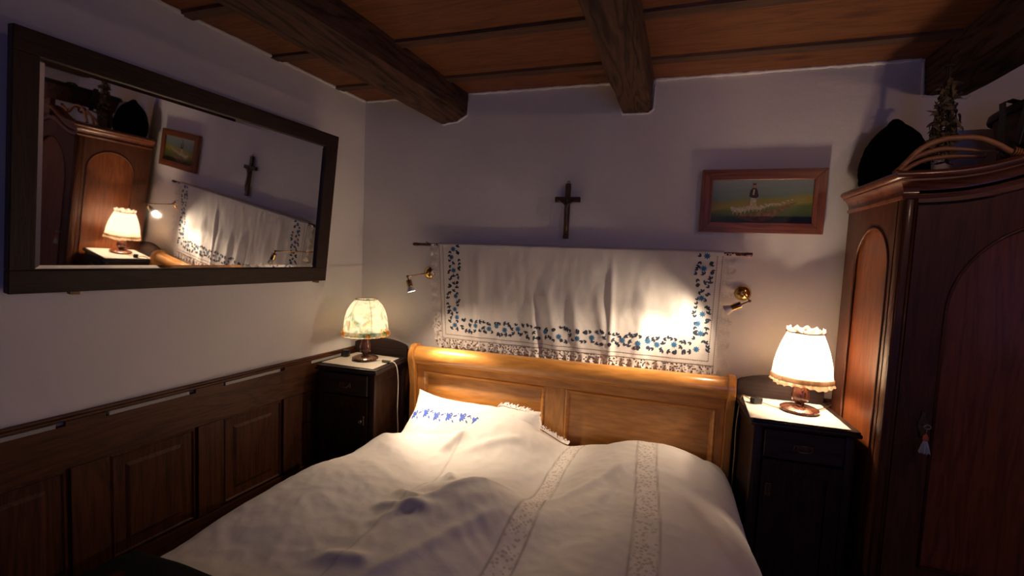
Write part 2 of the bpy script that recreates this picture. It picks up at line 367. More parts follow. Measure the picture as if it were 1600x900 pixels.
# right wall with a window opening, front wall with a window opening
def wall_open(name, f, L, H, w0, w1, h0, h1, t):
    bm = bmesh.new()
    plate_hole(bm, [(0, 0), (L, 0), (L, H), (0, H)], [(w0, h0), (w1, h0), (w1, h1), (w0, h1)], f, 0, t)
    return struct(obj(name, bm, M['plaster']))
wall_open('wall_right', lambda u, v, d: Vector((4.7 + d, -4.35 + u, v)), 4.45, ZC, 0.9, 1.8, 0.95, 1.85, 0.1)
wall_open('wall_front', lambda u, v, d: Vector((-0.6 + u, -4.3 - d, v)), 5.4, ZC, 3.0, 4.0, 1.0, 2.0, 0.1)
def pane_mat():
    m, nt, b = newmat('window_glass'); g = N(nt, 'ShaderNodeBsdfTransparent'); g.inputs[0].default_value = (.9, .93, .95, 1)
    gl = N(nt, 'ShaderNodeBsdfGlossy'); gl.inputs['Roughness'].default_value = .02; mx = N(nt, 'ShaderNodeMixShader'); mx.inputs[0].default_value = .06
    nt.links.new(g.outputs[0], mx.inputs[1]); nt.links.new(gl.outputs[0], mx.inputs[2]); nt.links.new(mx.outputs[0], nt.nodes['Material Output'].inputs[0]); return m
M['winpane'] = pane_mat()
def window(name, f, a0, a1, z0, z1):
    bm = bmesh.new(); t = .05; am = (a0 + a1) / 2
    for (p, q, r, s) in ((a0, a1, z0, z0 + t), (a0, a1, z1 - t, z1), (a0, a0 + t, z0 + t, z1 - t), (a1 - t, a1, z0 + t, z1 - t), (am - t / 2, am + t / 2, z0 + t, z1 - t)):
        prism(bm, [(p, r), (q, r), (q, s), (p, s)], f, .03, .08)
    o = struct(obj(name, bm, M['cordw']))
    for p, q in ((a0 + t, am - t / 2), (am + t / 2, a1 - t)):
        b2 = bmesh.new(); prism(b2, [(p, z0 + t), (q, z0 + t), (q, z1 - t), (p, z1 - t)], f, .05, .056); obj('pane', b2, M['winpane'], o)
window('window_1', lambda u, v, d: Vector((4.7 + d, u, v)), -3.45, -2.55, .95, 1.85)
window('window_2', lambda u, v, d: Vector((u, -4.3 - d, v)), 2.4, 3.4, 1.0, 2.0)

# ceiling: boarding, planks, battens, beams
ceil = struct(obj('ceiling', bx((-0.6, -4.35, ZC + .03), (4.8, .1, ZC + .08)), M['batten']))
joints = [0.02, -0.262, -0.735, -1.215, -1.69, -2.17, -2.64, -3.12, -3.6, -4.33]
for a, b in zip(joints, joints[1:]):
    bm = bmesh.new(); box(bm, (-0.45, b + .002, ZC), (4.75, a - .002, ZC + .028), 0.002)
    obj('plank', bm, M['plank'], ceil)
for j in joints[1:-1]:
    bm = bmesh.new(); n = 60
    def f(u, v):
        x = -0.42 + 5.15 * u; return (x, 0, 0)
    for i in range(1):
        ring = []
    V = []
    for i in range(n + 1):
        x = -0.42 + 5.15 * i / n; wv = .003 * nz(x * 2, j * 9); h = .014 + .002 * nz(x * 3, j * 5, 4); w = .036 + .004 * nz(x * 1.5, j * 3, 8)
        V.append([bm.verts.new((x, j + s * w + wv, z)) for s, z in ((-1, ZC), (-.88, ZC - h), (.88, ZC - h), (1, ZC))])
    for A, B in zip(V, V[1:]):
        for k in range(3): bm.faces.new((A[k], A[k + 1], B[k + 1], B[k]))
    obj('batten', bm, M['batten'], ceil)
def beam(sec, slope, seed):
    """sec: outline (x,z) at the back wall; runs towards the viewer drifting by slope"""
    bm = bmesh.new(); n = 90
    P = []
    for (x0, z0), (x1, z1) in zip(sec, sec[1:] + sec[:1]):
        for k in range(6): P.append((x0 + (x1 - x0) * k / 6, z0 + (z1 - z0) * k / 6))
    cx = sum(p[0] for p in P) / len(P); cz = sum(p[1] for p in P) / len(P); V = []
    for i in range(n + 1):
        y = 0.03 - 4.36 * i / n; ring = []
        for k, (x, z) in enumerate(P):
            d = .010 * nz(y * 1.7, k * .45, seed) + .005 * nz(y * 7, k * .8, seed + 5)
            crack = 0
            if seed < 30:
                kk = 9 + 1.2 * nz(y * 2.5, 0, seed)
                if abs(k - kk) < .6: crack = -.006
            dx, dz = x - cx, z - cz; L = math.hypot(dx, dz)
            xx = x + dx / L * (d + crack) + slope * y; zz = z + dz / L * (d + crack)
            ring.append(bm.verts.new((xx, y, min(zz, ZC + .02))))
        V.append(ring)
    for A, B in zip(V, V[1:]):
        for k in range(len(P)): bm.faces.new((A[k], A[(k + 1) % len(P)], B[(k + 1) % len(P)], B[k]))
    bm.faces.new(V[0]); bm.faces.new(V[-1])
    return obj('beam', bm, M['beam'], ceil, math.radians(40))
beam([(0.60, ZC + .02), (0.588, 2.452), (0.605, 2.440), (0.715, 2.455), (0.780, 2.492), (0.788, ZC + .02)], 0.070, 11)
beam([(1.765, ZC + .02), (1.765, 2.49), (1.790, 2.448), (1.925, 2.444), (1.948, 2.46), (1.950, ZC + .02)], 0.035, 21)
beam([(3.218, ZC + .02), (3.226, 2.46), (3.236, 2.450), (3.39, 2.436), (3.405, 2.45), (3.415, ZC + .02)], 0.004, 31)
beam([(4.45, ZC + .02), (4.45, 2.46), (4.46, 2.450), (4.62, 2.446), (4.63, 2.46), (4.64, ZC + .02)], 0.0, 41)
# ragged lip of plaster where the walls meet boards and beams
bm = bmesh.new()
def lip(path, inward, seed, w=.012):
    pts = []
    L = 0
    for a, b in zip(path, path[1:]):
        a, b = Vector(a), Vector(b); n = max(2, int((b - a).length / .012))
        for i in range(n): pts.append(a.lerp(b, i / n))
    rings = []
    for i, p in enumerate(pts):
        r = w * (.55 + .9 * abs(nz(i * .13, 0, seed)) + .5 * abs(nz(i * .5, 2, seed)))
        rings.append(p + Vector((0, 0, -.004 * nz(i * .3, 1, seed)))); rings[-1] = (rings[-1], r)
    tube(bm, [r[0] for r in rings], [r[1] for r in rings], 6)
lip([(0.01, 0.002, ZC - .004), (0.585, .002, ZC - .004)], 0, 1)
lip([(0.79, .002, ZC - .004), (1.76, .002, ZC - .004)], 0, 2)
lip([(1.955, .002, ZC - .004), (3.21, .002, ZC - .004)], 0, 3)
lip([(3.42, .002, ZC - .004), (4.44, .002, ZC - .004)], 0, 3)
lip([(0.60, 0.004, 2.436), (0.715, .004, 2.448), (0.788, .004, 2.49), (.796, .004, 2.61)], 0, 4, .008)
lip([(1.762, 0.004, 2.50), (1.788, .004, 2.44), (1.93, .004, 2.436), (1.957, .004, 2.46), (1.96, .004, 2.61)], 0, 5, .008)
lip([(3.212, 0.004, 2.61), (3.220, .004, 2.448), (3.39, .004, 2.43), (3.414, .004, 2.45)], 0, 6, .008)
lip([lw(0, 0, ZC - .004), lw(-4.2, 0, ZC - .004)], 0, 7, .014)
o = obj('trim_1', bm, M['plaster'], None, True); struct(o)

# wainscot on the left wall (trim_2) and the strip on the back wall (trim_3)
def lbox(bm, u0, u1, o0, o1, z0, z1, bev=0.0):
    s = len(bm.verts)
    vs = [bm.verts.new(lw(u, oo, z)) for (u, oo, z) in ((u0, o0, z0), (u1, o0, z0), (u1, o1, z0), (u0, o1, z0), (u0, o0, z1), (u1, o0, z1), (u1, o1, z1), (u0, o1, z1))]
    fs = [bm.faces.new([vs[i] for i in f]) for f in ((3, 2, 1, 0), (4, 5, 6, 7), (0, 1, 5, 4), (1, 2, 6, 5), (2, 3, 7, 6), (3, 0, 4, 7))]
    if bev: bmesh.ops.bevel(bm, geom=list({e for f in fs for e in f.edges}), offset=bev, segments=2, profile=.5, affect='EDGES')
U0 = -4.28
bm = bmesh.new(); lbox(bm, U0, -.03, 0, .012, 0.0, .845)
wains = struct(obj('trim_2', bm, M['wain_v']))
bm = bmesh.new(); lbox(bm, U0, -.02, 0, .0285, .8645, .877, .003); lbox(bm, U0, -.02, 0, .024, .877, .888, .003); obj('cap_rail', bm, M['wain_h'], wains, math.radians(35))
# top rail with notches that leave slots under the cap
slots = [(-1.885 - .51 * 2, -1.72 - .51 * 2), (-2.22, -1.70), (-1.56, -1.205), (-1.065, -.69), (-.46, -.12)]
slots = [(-3.1, -2.75), (-2.60, -2.25), (-2.08, -1.70), (-1.57, -1.205), (-1.065, -.69), (-.50, -.20)]
cuts = [U0] + [c for ab in slots for c in ab] + [-.03]
bm = bmesh.new()
for i, (a, b) in enumerate(zip(cuts, cuts[1:])):
    lbox(bm, a, b, .012, .030, .675, .846)
    if i % 2 == 0: lbox(bm, a, b, .012, .030, .846, .864)
bmesh.ops.remove_doubles(bm, verts=bm.verts[:], dist=.0001)
obj('top_rail', bm, M['wain_h'], wains)
for a, b in slots:
    bm = bmesh.new(); lbox(bm, a + .012, b - .03, .012, .0285, .8462, .862); k = obj('slot_back', bm, M['greyslot'], wains); k['label'] = 'light grey strip in a slot under the cap rail'
bm = bmesh.new(); lbox(bm, U0, -.03, .012, .030, 0.02, .20, .002); obj('bottom_rail', bm, M['wain_h'], wains)
gro = [-.20, -.70, -1.20, -1.695, -2.19, -2.69, -3.19, -3.69, -4.19]
for g0 in gro:       # stile is just nearer the corner than each groove
    bm = bmesh.new(); lbox(bm, g0 + .006, g0 + .135, .012, .030, .205, .672, .002); obj('stile', bm, M['wain_v'], wains)
for a, b in zip(gro[1:], gro):
    p0, p1 = a + .137, b - .002     # panel with raised field
    bm = bmesh.new()
    lv = [(0, .016), (.012, .024), (.018, .016), (.06, .014), (.075, .022), (.5, .022)]
    rings = []
    for ins, dep in lv[:-1]:
        q0, q1, r0, r1 = p0 + ins, p1 - ins, .205 + ins, .672 - ins
        rings.append([bm.verts.new(lw(*t)) for t in ((q0, dep, r0), (q1, dep, r0), (q1, dep, r1), (q0, dep, r1))])
    for A, B in zip(rings, rings[1:]):
        for k in range(4): bm.faces.new((A[k], A[(k + 1) % 4], B[(k + 1) % 4], B[k]))
    bm.faces.new(rings[-1]); obj('panel', bm, M['wain_v'], wains)
bm = bmesh.new(); tube(bm, [lw(-.545, .03, .475), lw(-.545, .05, .475)], .008, 10); tube(bm, [lw(-.545, .042, .475), lw(-.50, .045, .48), lw(-.49, .045, .48)], .003, 6)
obj('iron_hook', bm, M['oldbrass'], wains)
bm = bmesh.new(); box(bm, (0.0, -.012, 0), (4.6, 0, .87)); tr3 = struct(obj('trim_3', bm, M['wain_x']))
bm = bmesh.new(); box(bm, (0.0, -.036, .868), (4.6, 0, .884), .004); box(bm, (0.0, -.028, .884), (4.6, 0, .896), .003); obj('cap_rail', bm, M['wain_x'], tr3)
for i in range(9):
    bm = bmesh.new(); box(bm, (.02 + .5 * i, -.026, .05), (.48 + .5 * i, -.012, .86), .004); obj('panel', bm, M['wain_v'], tr3)

# ================================================================== MIRROR
tilt, moff = 0.1026, -0.1061
mn = Vector((math.cos(YAW) * math.cos(tilt), -math.sin(YAW) * math.cos(tilt), -math.sin(tilt)))
e1 = Vector((math.sin(YAW), math.cos(YAW), 0)); e2 = Vector((0.102, -0.007, 0.995)); e2 = (e2 - mn * e2.dot(mn)).normalized()
def mp(u, v, d): return mn * (moff + d) + e1 * u + e2 * v
mir = thing('wall_mirror', 'large mirror in a dark rough wooden frame leaning out from the left wall', 'mirror', mp(-1.1, 1.37, -.02))
inv = mir.location
def mpl(u, v, d): return mp(u, v, d) - inv
u0, u1, v0, v1 = -1.854, -.399, 1.368, 2.271
gu0, gu1, gv0, gv1 = -1.785, -.492, 1.452, 2.192
for nm, poly, mt in (('frame_rail', [(u0, gv1), (u1, gv1), (u1, v1), (u0, v1)], 'mirror_h'), ('frame_rail', [(u0, v0), (u1, v0), (u1, gv0), (u0, gv0)], 'mirror_h'),
                     ('frame_stile', [(u0, gv0), (gu0, gv0), (gu0, gv1), (u0, gv1)], 'mirror_v'), ('frame_stile', [(gu1, gv0), (u1, gv0), (u1, gv1), (gu1, gv1)], 'mirror_v')):
    bm = bmesh.new(); prism(bm, poly, mpl, -.022, .014); bmesh.ops.bevel(bm, geom=bm.edges[:], offset=.0025, segments=1, affect='EDGES'); obj(nm, bm, M[mt], mir)
bm = bmesh.new(); bw = .017; r = []
for ins, d in ((-.004, -.0016), (bw, 0.0)):
    r.append([bm.verts.new(mpl(*t)) for t in ((gu0 + ins, gv0 + ins, d), (gu1 - ins, gv0 + ins, d), (gu1 - ins, gv1 - ins, d), (gu0 + ins, gv1 - ins, d))])
for k in range(4): bm.faces.new((r[0][k], r[0][(k + 1) % 4], r[1][(k + 1) % 4], r[1][k]))
bm.faces.new(r[1]); obj('mirror_glass', bm, M['glass'], mir)
for uu in (-1.68, -.475):
    bm = bmesh.new(); prism(bm, [(uu, v0 - .012), (uu + .03, v0 - .014), (uu + .03, v0 + .004), (uu, v0 + .004)], mpl, -.02, .004); obj('bracket', bm, M['oldbrass'], mir)

# ================================================================== BED
bed = thing('double_bed', 'honey pine sleigh bed with rolled two-panel headboard', 'bed', (1.49, -1.1, 0))
BO = Vector((1.49, -1.1, 0))
def part(name, bm, mt, par, off, sm=False):
    for v in bm.verts: v.co -= off
    return obj(name, bm, mt, par, sm)
HX0, HX1 = .545, 2.436
bm = bmesh.new(); n = 28
sec = [(-.118 + .056 * math.cos(a), .905 + .060 * math.sin(a)) for a in [2 * PI * k / n for k in range(n)]]
prism(bm, sec, lambda y, z, x: Vector((x, y + .0, z + .012 * (x - 1.5) / 1)), HX0, HX1)
part('head_roll', bm, M['pine'], bed, BO, math.radians(35))
bm = bmesh.new(); box(bm, (HX0, -.125, .795), (HX1, -.085, .862), .003); part('top_rail', bm, M['pine'], bed, BO)
bm = bmesh.new(); box(bm, (HX0, -.118, .28), (HX1, -.085, .40), .003); part('bottom_rail', bm, M['pine'], bed, BO)
for a, b in ((HX0, .585), (1.43, 1.555), (2.396, HX1)):
    bm = bmesh.new(); box(bm, (a, -.118, .40), (b, -.085, .796), .003); part('stile', bm, M['pinev'], bed, BO)
for a, b in ((.585, 1.43), (1.555, 2.396)):
    bm = bmesh.new(); rings = []
    for ins, y in ((0, -.116), (.010, -.121), (.020, -.113), (.030, -.098)):
        rings.append([bm.verts.new(t) for t in ((a + ins, y, .40 + ins), (b - ins, y, .40 + ins), (b - ins, y, .795 - ins), (a + ins, y, .795 - ins))])
    for A, B in zip(rings, rings[1:]):
        for k in range(4): bm.faces.new((A[k], A[(k + 1) % 4], B[(k + 1) % 4], B[k]))
    bm.faces.new(rings[-1]); part('panel', bm, M['pine'], bed, BO)
def postprof():
    p = [(-.055, 0), (-.055, .80)]
    for k in range(13):
        a = math.radians(-20 + 220 * k / 12) ; p.append((-.118 + .072 * math.cos(a), .905 + .076 * math.sin(a)))
    p += [(-.165, .80), (-.15, .70), (-.15, 0)]
    return p
for a, b in ((.505, HX0), (HX1, 2.474)):
    bm = bmesh.new(); pr = postprof(); dz = .012 * (a - 1.5)
    prism(bm, [(y, z + (dz if z > .5 else 0)) for y, z in pr], lambda y, z, x: Vector((x, y, z)), a, b)
    bmesh.ops.bevel(bm, geom=[e for e in bm.edges if abs(e.verts[0].co.x - e.verts[1].co.x) < 1e-5], offset=.004, segments=2, affect='EDGES')
    part('head_post', bm, M['pinev'], bed, BO, math.radians(40))
for a, b in ((.52, .55), (2.43, 2.46)):
    bm = bmesh.new(); box(bm, (a, -2.04, .22), (b, -.15, .38), .004); part('side_rail', bm, M['pine'], bed, BO)
bm = bmesh.new(); box(bm, (.52, -2.09, .12), (2.46, -2.05, .50), .006); part('footboard', bm, M['pine'], bed, BO)
for x in (.53, 2.43):
    bm = bmesh.new(); box(bm, (x - .02, -2.10, 0), (x + .03, -2.04, .54), .006); part('foot_post', bm, M['pinev'], bed, BO)
bm = bmesh.new(); box(bm, (.565, -2.03, .20), (2.415, -.16, .33), .04, None, 3)
tag(obj('mattress', bm, M['sheet'], None, True), 'white mattress under the duvet of the pine bed', 'mattress')

# pillow (leaning on the headboard)
PW, PD, PT = .41, .26, .085; PTILT = math.radians(31); PC = Vector((1.012, -.385, .505))
def pill(u, v, s):
    ku = abs(u) ** 2.6; kv = abs(v) ** 2.6
    t = PT * max(0, (1 - ku)) ** .5 * max(0, (1 - kv)) ** .5
    x = u * PW * (1 - .06 * (1 - abs(v) ** 2) * abs(u)); y = v * PD * (1 - .10 * (1 - abs(u) ** 2) * abs(v))
    wr = .006 * nz(u * 3, v * 3, 5) + .004 * nz(u * 8, v * 7, 6)
    z = s * (t + .003) + wr + .05 * (abs(u) * abs(v)) ** 3 - .045 * max(0, u) ** 3 * (.5 + .5 * v)
    c, sn = math.cos(PTILT), math.sin(PTILT)
    return PC + Vector((x, y * c - z * sn, y * sn + z * c))
pil = thing('pillow', 'white pillow with blue embroidered band leaning on the headboard', 'pillow', PC)
bm = bmesh.new()
for s in (1, -1): grid(bm, 50, 32, lambda u, v: pill(u * 2 - 1, v * 2 - 1, s) - PC)
bmesh.ops.remove_doubles(bm, verts=bm.verts[:], dist=.0025)
obj('pillow_case', bm, M['pillow'], pil, True)
def petal_quad(bm, f, cx, cy, ang, L, W, lift):
    """leaf-shaped polygon laid on surface f(a,b,lift)"""
    ca, sa = math.cos(ang), math.sin(ang); vs = []
    for t, w in ((0, 0), (.3, .85), (.6, 1), (.85, .6), (1, 0), (.85, -.6), (.6, -1), (.3, -.85)):
        a = cx + ca * L * t - sa * W * w; b = cy + sa * L * t + ca * W * w; vs.append(bm.verts.new(f(a, b, lift)))
    bm.faces.new(vs)
bm = bmesh.new()
def pf(a, b, l):   # a: metres along, b: metres up the pillow
    return pill(a / PW, b / PD, 1) - PC + Vector((0, -.3, 1)).normalized() * l
for i in range(6):
    cx = -.372 + .086 * i; cy = .055 + .010 * math.sin(i * 2)
    for k in range(6): petal_quad(bm, pf, cx, cy, math.radians(-100 + 34 * k) + .5, .036, .0062, .002)
    petal_quad(bm, pf, cx + .03, cy + .018, 2.2, .028, .005, .002); petal_quad(bm, pf, cx + .036, cy + .01, .6, .030, .005, .002); petal_quad(bm, pf, cx + .04, cy - .014, -.9, .028, .005, .002)
    petal_quad(bm, pf, cx - .014, cy + .02, 2.6, .018, .003, .002)
k = obj('embroidery', bm, M['royal'], pil); k['label'] = 'royal blue stitched floral band'; k['kind'] = 'stuff'

# duvet
XL, XR, RR = .455, 2.475, .13
def ptop(x, y):
    v = (y - PC.y) / (PD * .93); u = (x - PC.x) / PW
    if abs(u) > 1 or abs(v) > 1: return 0
    p = pill(u, v, 1); return p.z - .02 * sstep(.8, 1, u)
def H(x, y):
    h = .475 + .055 * sstep(-.75, -1.15, y) * (1 - .0 * x)
    h += .035 * sstep(.9, 1.35, x)
    h += .135 * (1 - sstep(1.15, 1.62, x)) * sstep(.7, 1.1, x) * gs(y, -.30, .22) + .03 * gs(x, .85, .3) * gs(y, -.5, .15)
    h += .115 * (1 / (1 + abs((x - 2.08) / .27) ** 3.4)) * (sstep(-.16, -.34, y) * (1 - .55 * sstep(-.62, -1.25, y)))
    h += .080 * gs(x, 1.42 + .18 * (y + 1.1), .20) * gs(y, -1.14, .20) + .035 * gs(x, 1.25, .3) * gs(y, -1.5, .35)
    h -= .045 * gs(x, 1.60, .12) * sstep(-1.3, -.9, y) * 1.0
    h -= .035 * gs(x - .35 * (y + 1.25), 1.74, .12) * gs(y, -1.35, .35)
    h -= .03 * gs(x, 1.05, .16) * gs(y, -.88, .16)
    h += .04 * gs(x, .75, .25) * gs(y, -1.2, .5)
    # drawn folds
    def fold(x0, y0, x1, y1, w, a):
        dx, dy = x1 - x0, y1 - y0; L = math.hypot(dx, dy); t = ((x - x0) * dx + (y - y0) * dy) / L / L; d = ((x - x0) * dy - (y - y0) * dx) / L
        return a * math.exp(-(d / w) ** 2) * sstep(-.15, .2, t) * (1 - sstep(.8, 1.15, t))
    h += fold(1.12, -1.42, 1.50, -.95, .028, .014) + fold(1.10, -.62, 1.40, -.42, .03, .012) + fold(1.25, -1.7, 1.55, -1.2, .03, .012)
    h += fold(1.88, -.95, 1.95, -.62, .025, .016) + fold(1.95, -1.15, 1.9, -.7, .05, -.018) + fold(1.0, -.62, 1.05, -.48, .03, .022)
    h += fold(1.6, -1.05, 1.95, -.62, .03, .014) + fold(2.15, -.8, 2.38, -1.3, .04, .012) + fold(.7, -.9, 1.05, -1.1, .04, .008)
    h += fold(1.12, -.80, 1.20, -.92, .025, .022) + fold(1.06, -1.16, 1.22, -1.26, .022, .018) + fold(1.05, -1.30, 1.3, -1.32, .03, .022) + fold(1.06, -1.62, 1.25, -1.62, .03, .018)
    h += .008 * nz(x * 3.2 + y, y * 3.2, 1) + .008 * (.5 - abs(nz(x * 5 + y * 3, y * 4 - x, 2))) + .0045 * (.4 - abs(nz(x * 9 - y * 5, y * 10 + x * 4, 6))) + .0022 * nz(x * 22 + y * 9, y * 20, 3)
    pt = ptop(x, y)
    if pt: 
        k = .03; a = h; b = pt + .012
        h = max(a, b) + max(0, k - abs(a - b)) ** 2 / (4 * k)
    return h
def yb(x):    # upper edge of the cover
    return -.50 + .29 * sstep(1.02, 1.20, x) + .03 * sstep(1.3, 1.6, x) + .02 * sstep(1.7, 1.9, x)
W_ = XR - XL; ARC = RR * PI / 2; FL = W_ - 2 * RR; SIDE = .18; TOT = FL + 2 * ARC + 2 * SIDE
def duv(u, v, lift=0):
    s = u * TOT
    if s < SIDE: x = XL; dz = -RR - (SIDE - s)
    elif s < SIDE + ARC: a = (s - SIDE) / RR; x = XL + RR - RR * math.cos(a); dz = -RR + RR * math.sin(a)
    elif s < SIDE + ARC + FL: x = XL + RR + (s - SIDE - ARC); dz = 0
    elif s < SIDE + 2 * ARC + FL: a = (s - SIDE - ARC - FL) / RR; x = XR - RR + RR * math.sin(a); dz = -RR + RR * math.cos(a)
    else: x = XR; dz = -RR - (s - SIDE - 2 * ARC - FL)
    y0 = yb(x); LEN = 2.0 + y0 ; 
    t = v * (LEN + .10 + .2)
    if t < LEN: y = y0 - t; dz2 = 0
    elif t < LEN + .10: a = (t - LEN) / .10 * PI / 2; y = -2.0 - .08 * math.sin(a); dz2 = -.08 + .08 * math.cos(a)
    else: y = -2.08; dz2 = -.08 - (t - LEN - .10)
    hem = max(0, -dz - RR) + max(0, -dz2 - .08)
    wob = .012 * nz(y * 3, dz * 2, 7) * min(1, -dz / RR) + .016 * hem * 5 * math.sin(y * 14 + 2 * nz(y, 0, 3))
    zz = H(min(max(x, XL), XR), y)
    fac = 1 if dz == 0 else 1
    head = .0
    z = max(zz + dz + dz2 + lift, .05)
    sgn = -1 if s < TOT / 2 else 1
    return Vector((x + sgn * wob * (1 if dz < 0 else 0), y, z))
duvet = thing('duvet', 'crumpled white linen duvet with two lace insertion strips over the bed', 'duvet', (1.46, -1.2, .40))
DO = Vector((1.46, -1.2, .40))
bm = bmesh.new(); NU, NV = 340, 330
V = grid(bm, NU, NV, lambda u, v: duv(u, v) - DO)
me_band = {}
lb = bm.verts.layers.float.new('band'); ls = bm.verts.layers.float.new('seam')
def bandx(y): return 1.635 + .03 * math.sin(y * 3) + .06 * (y + .8) * 1.0
def bandx2(y): return 2.06 + .012 * math.sin(y * 4)
def seamx(y): return 1.10 + .04 * math.sin(y * 3.2)
for v in bm.verts:
    x, y = v.co.x + DO.x, v.co.y + DO.y
    b = max(1 - sstep(.032, .040, abs(x - bandx(y))), 1 - sstep(.038, .046, abs(x - bandx2(y))))
    v[lb] = b
    e = max(math.exp(-((abs(x - bandx(y)) - .04) / .004) ** 2), math.exp(-((abs(x - bandx2(y)) - .046) / .004) ** 2), .55 * math.exp(-((x - seamx(y)) / .005) ** 2))
    v[ls] = e * .8
obj('duvet_cover', bm, M['duvet'], duvet, True)
# lace ruffle along its upper edge
bm = bmesh.new(); n = 150
def lacep(t, w):
    x = 1.16 + (1.60 - 1.16) * t; y = yb(x) + .002
    base = Vector((x, y, H(x, y - .01) + .006))
    sc = .55 + .45 * abs(math.sin(t * PI * 22))
    ww = w * .040 * sc
    return base + Vector((.25 * ww, .75 * ww, .55 * ww * (1 - .3 * w) + .004 * math.sin(t * PI * 26) * w)) - DO
grid(bm, n, 6, lacep)
k = obj('lace_edge', bm, M['laceD'], duvet, True); k['label'] = 'scalloped white lace edging'

# dark blanket over the foot end
bm = bmesh.new(); off = Vector((.95, -2.05, 0))
def blank(u, v):
    # u across y profile, v along x
    x = .50 + .62 * v; s = u
    pr = [(-1.835, .40), (-1.84, .56), (-1.862, .600), (-1.92, .612), (-2.05, .615), (-2.20, .60), (-2.26, .55), (-2.27, .30), (-2.28, .08)]
    t = s * (len(pr) - 1); i = min(int(t), len(pr) - 2); f = t - i
    y = pr[i][0] * (1 - f) + pr[i + 1][0] * f; z = pr[i][1] * (1 - f) + pr[i + 1][1] * f
    edge = min(1, v / .12)
    z -= (1 - edge) ** 2 * .05 if u > .1 else 0
    z += .006 * nz(x * 6, y * 6, 3)
    return Vector((x, y, z)) - off
grid(bm, 40, 60, blank)
def blanketmat():
    m, nt, b = newmat('dark_wool_plaid'); v = coords(nt, (1, 1, 1), False)
    n = N(nt, 'ShaderNodeTexVoronoi'); n.inputs['Scale'].default_value = 9; nt.links.new(v, n.inputs['Vector'])
    r = ramp(nt, [(0.12, (0.09, 0.012, 0.008)), (0.25, (0.012, 0.014, 0.012)), (1, (0.009, 0.010, 0.009))]); nt.links.new(n.outputs['Distance'], r.inputs[0])
    nt.links.new(r.outputs[0], b.inputs['Base Color']); b.inputs['Roughness'].default_value = 1; b.inputs['Specular IOR Level'].default_value = .1
    n2 = N(nt, 'ShaderNodeTexNoise'); n2.inputs['Scale'].default_value = 150; nt.links.new(v, n2.inputs['Vector']); bump(nt, b, n2.outputs['Fac'], .6, .003); return m
o = obj('wool_blanket', bm, blanketmat(), None, True, off); tag(o, 'dark wool blanket with red flecks folded over the foot of the bed', 'blanket')
sm = o.modifiers.new('thick', 'SOLIDIFY'); sm.thickness = .012; sm.offset = 1

# ================================================================== ROD + EMBROIDERED CLOTH
bm = bmesh.new(); tube(bm, [(.488, -.05, 1.632), (2.487, -.05, 1.642)], .010, 12)
rod = thing('wooden_rod', 'thin brown wooden rod high on the back wall carrying the embroidered cloth', 'rod', (1.49, -.05, 1.637))
for v in bm.verts: v.co -= rod.location
obj('pole', bm, M['lampwood'], rod, True)
for x, z in ((.468, 1.632), (2.507, 1.642)):
    bm = bmesh.new(); Mx = Matrix.Translation((x - 1.49, 0, z - 1.637)) @ Matrix.Rotation(PI / 2, 4, 'Y')
    solid_lathe(bm, [(.006, -.028), (.010, -.022), (.012, -.01), (.010, .0), (.0115, .008), (.0115, .012), (.008, .014)], 16, Mx); obj('finial', bm, M['lampwood'], rod, True)
for x in (.54, 2.44):
    bm = bmesh.new(); tube(bm, [(x - 1.49, .047, .005), (x - 1.49, 0, .012)], .003, 6); obj('nail', bm, M['oldbrass'], rod)
ZT = 1.637
def xl(v): return .642 + .036 * v
def xr(v): return 2.380 - .006 * v
def cy(x, z):
    t = max(0, (ZT - z) / .65); y = -.0635 + .026 * t
    def rid(x0, x1, w, a, t0=0, t1=1.1, skew=0):
        c = x0 + (x1 - x0) * t; d = (x - c) / w
        return a * math.exp(-d * d) * sstep(t0, t0 + .3, t)
    f = 0
    f += rid(.93, .95, .03, .010) + rid(1.06, 1.12, .04, .010, .2) + rid(1.25, 1.33, .025, .016, .35)
    f += rid(1.33, 1.47, .045, .020, .25) - rid(1.26, 1.38, .05, .008, .3) + rid(1.50, 1.62, .035, .014, .3) + rid(1.66, 1.78, .03, .008, .3)
    f += rid(1.78, 1.80, .02, .012, 0) + rid(1.98, 1.96, .05, .010, .2) + rid(2.2, 2.15, .05, .008, .2) + rid(.80, .86, .04, .006)
    f += .004 * nz(x * 9, z * 3, 4) + .003 * nz(x * 22, z * 9, 5)
    return min(y - f * .9, -.006 if z < ZT - .02 else y)
def cp(x, z, l): return Vector((x, cy(x, z) - l, z))
CO = Vector((1.5, -.05, 1.3))
hang = thing('embroidered_cloth', 'white wall cloth with blue flower border and lace edge hanging from the rod', 'wall hanging', CO)
bm = bmesh.new()
def zb(x): return 1.004 + .0 * x
def cw(u, v):
    x = xl(v) + (xr(v) - xl(v)) * u; z = ZT + .008 * u * 1.2 - v * (ZT - zb(x)); return cp(x, z, 0) - CO
grid(bm, 260, 90, cw)
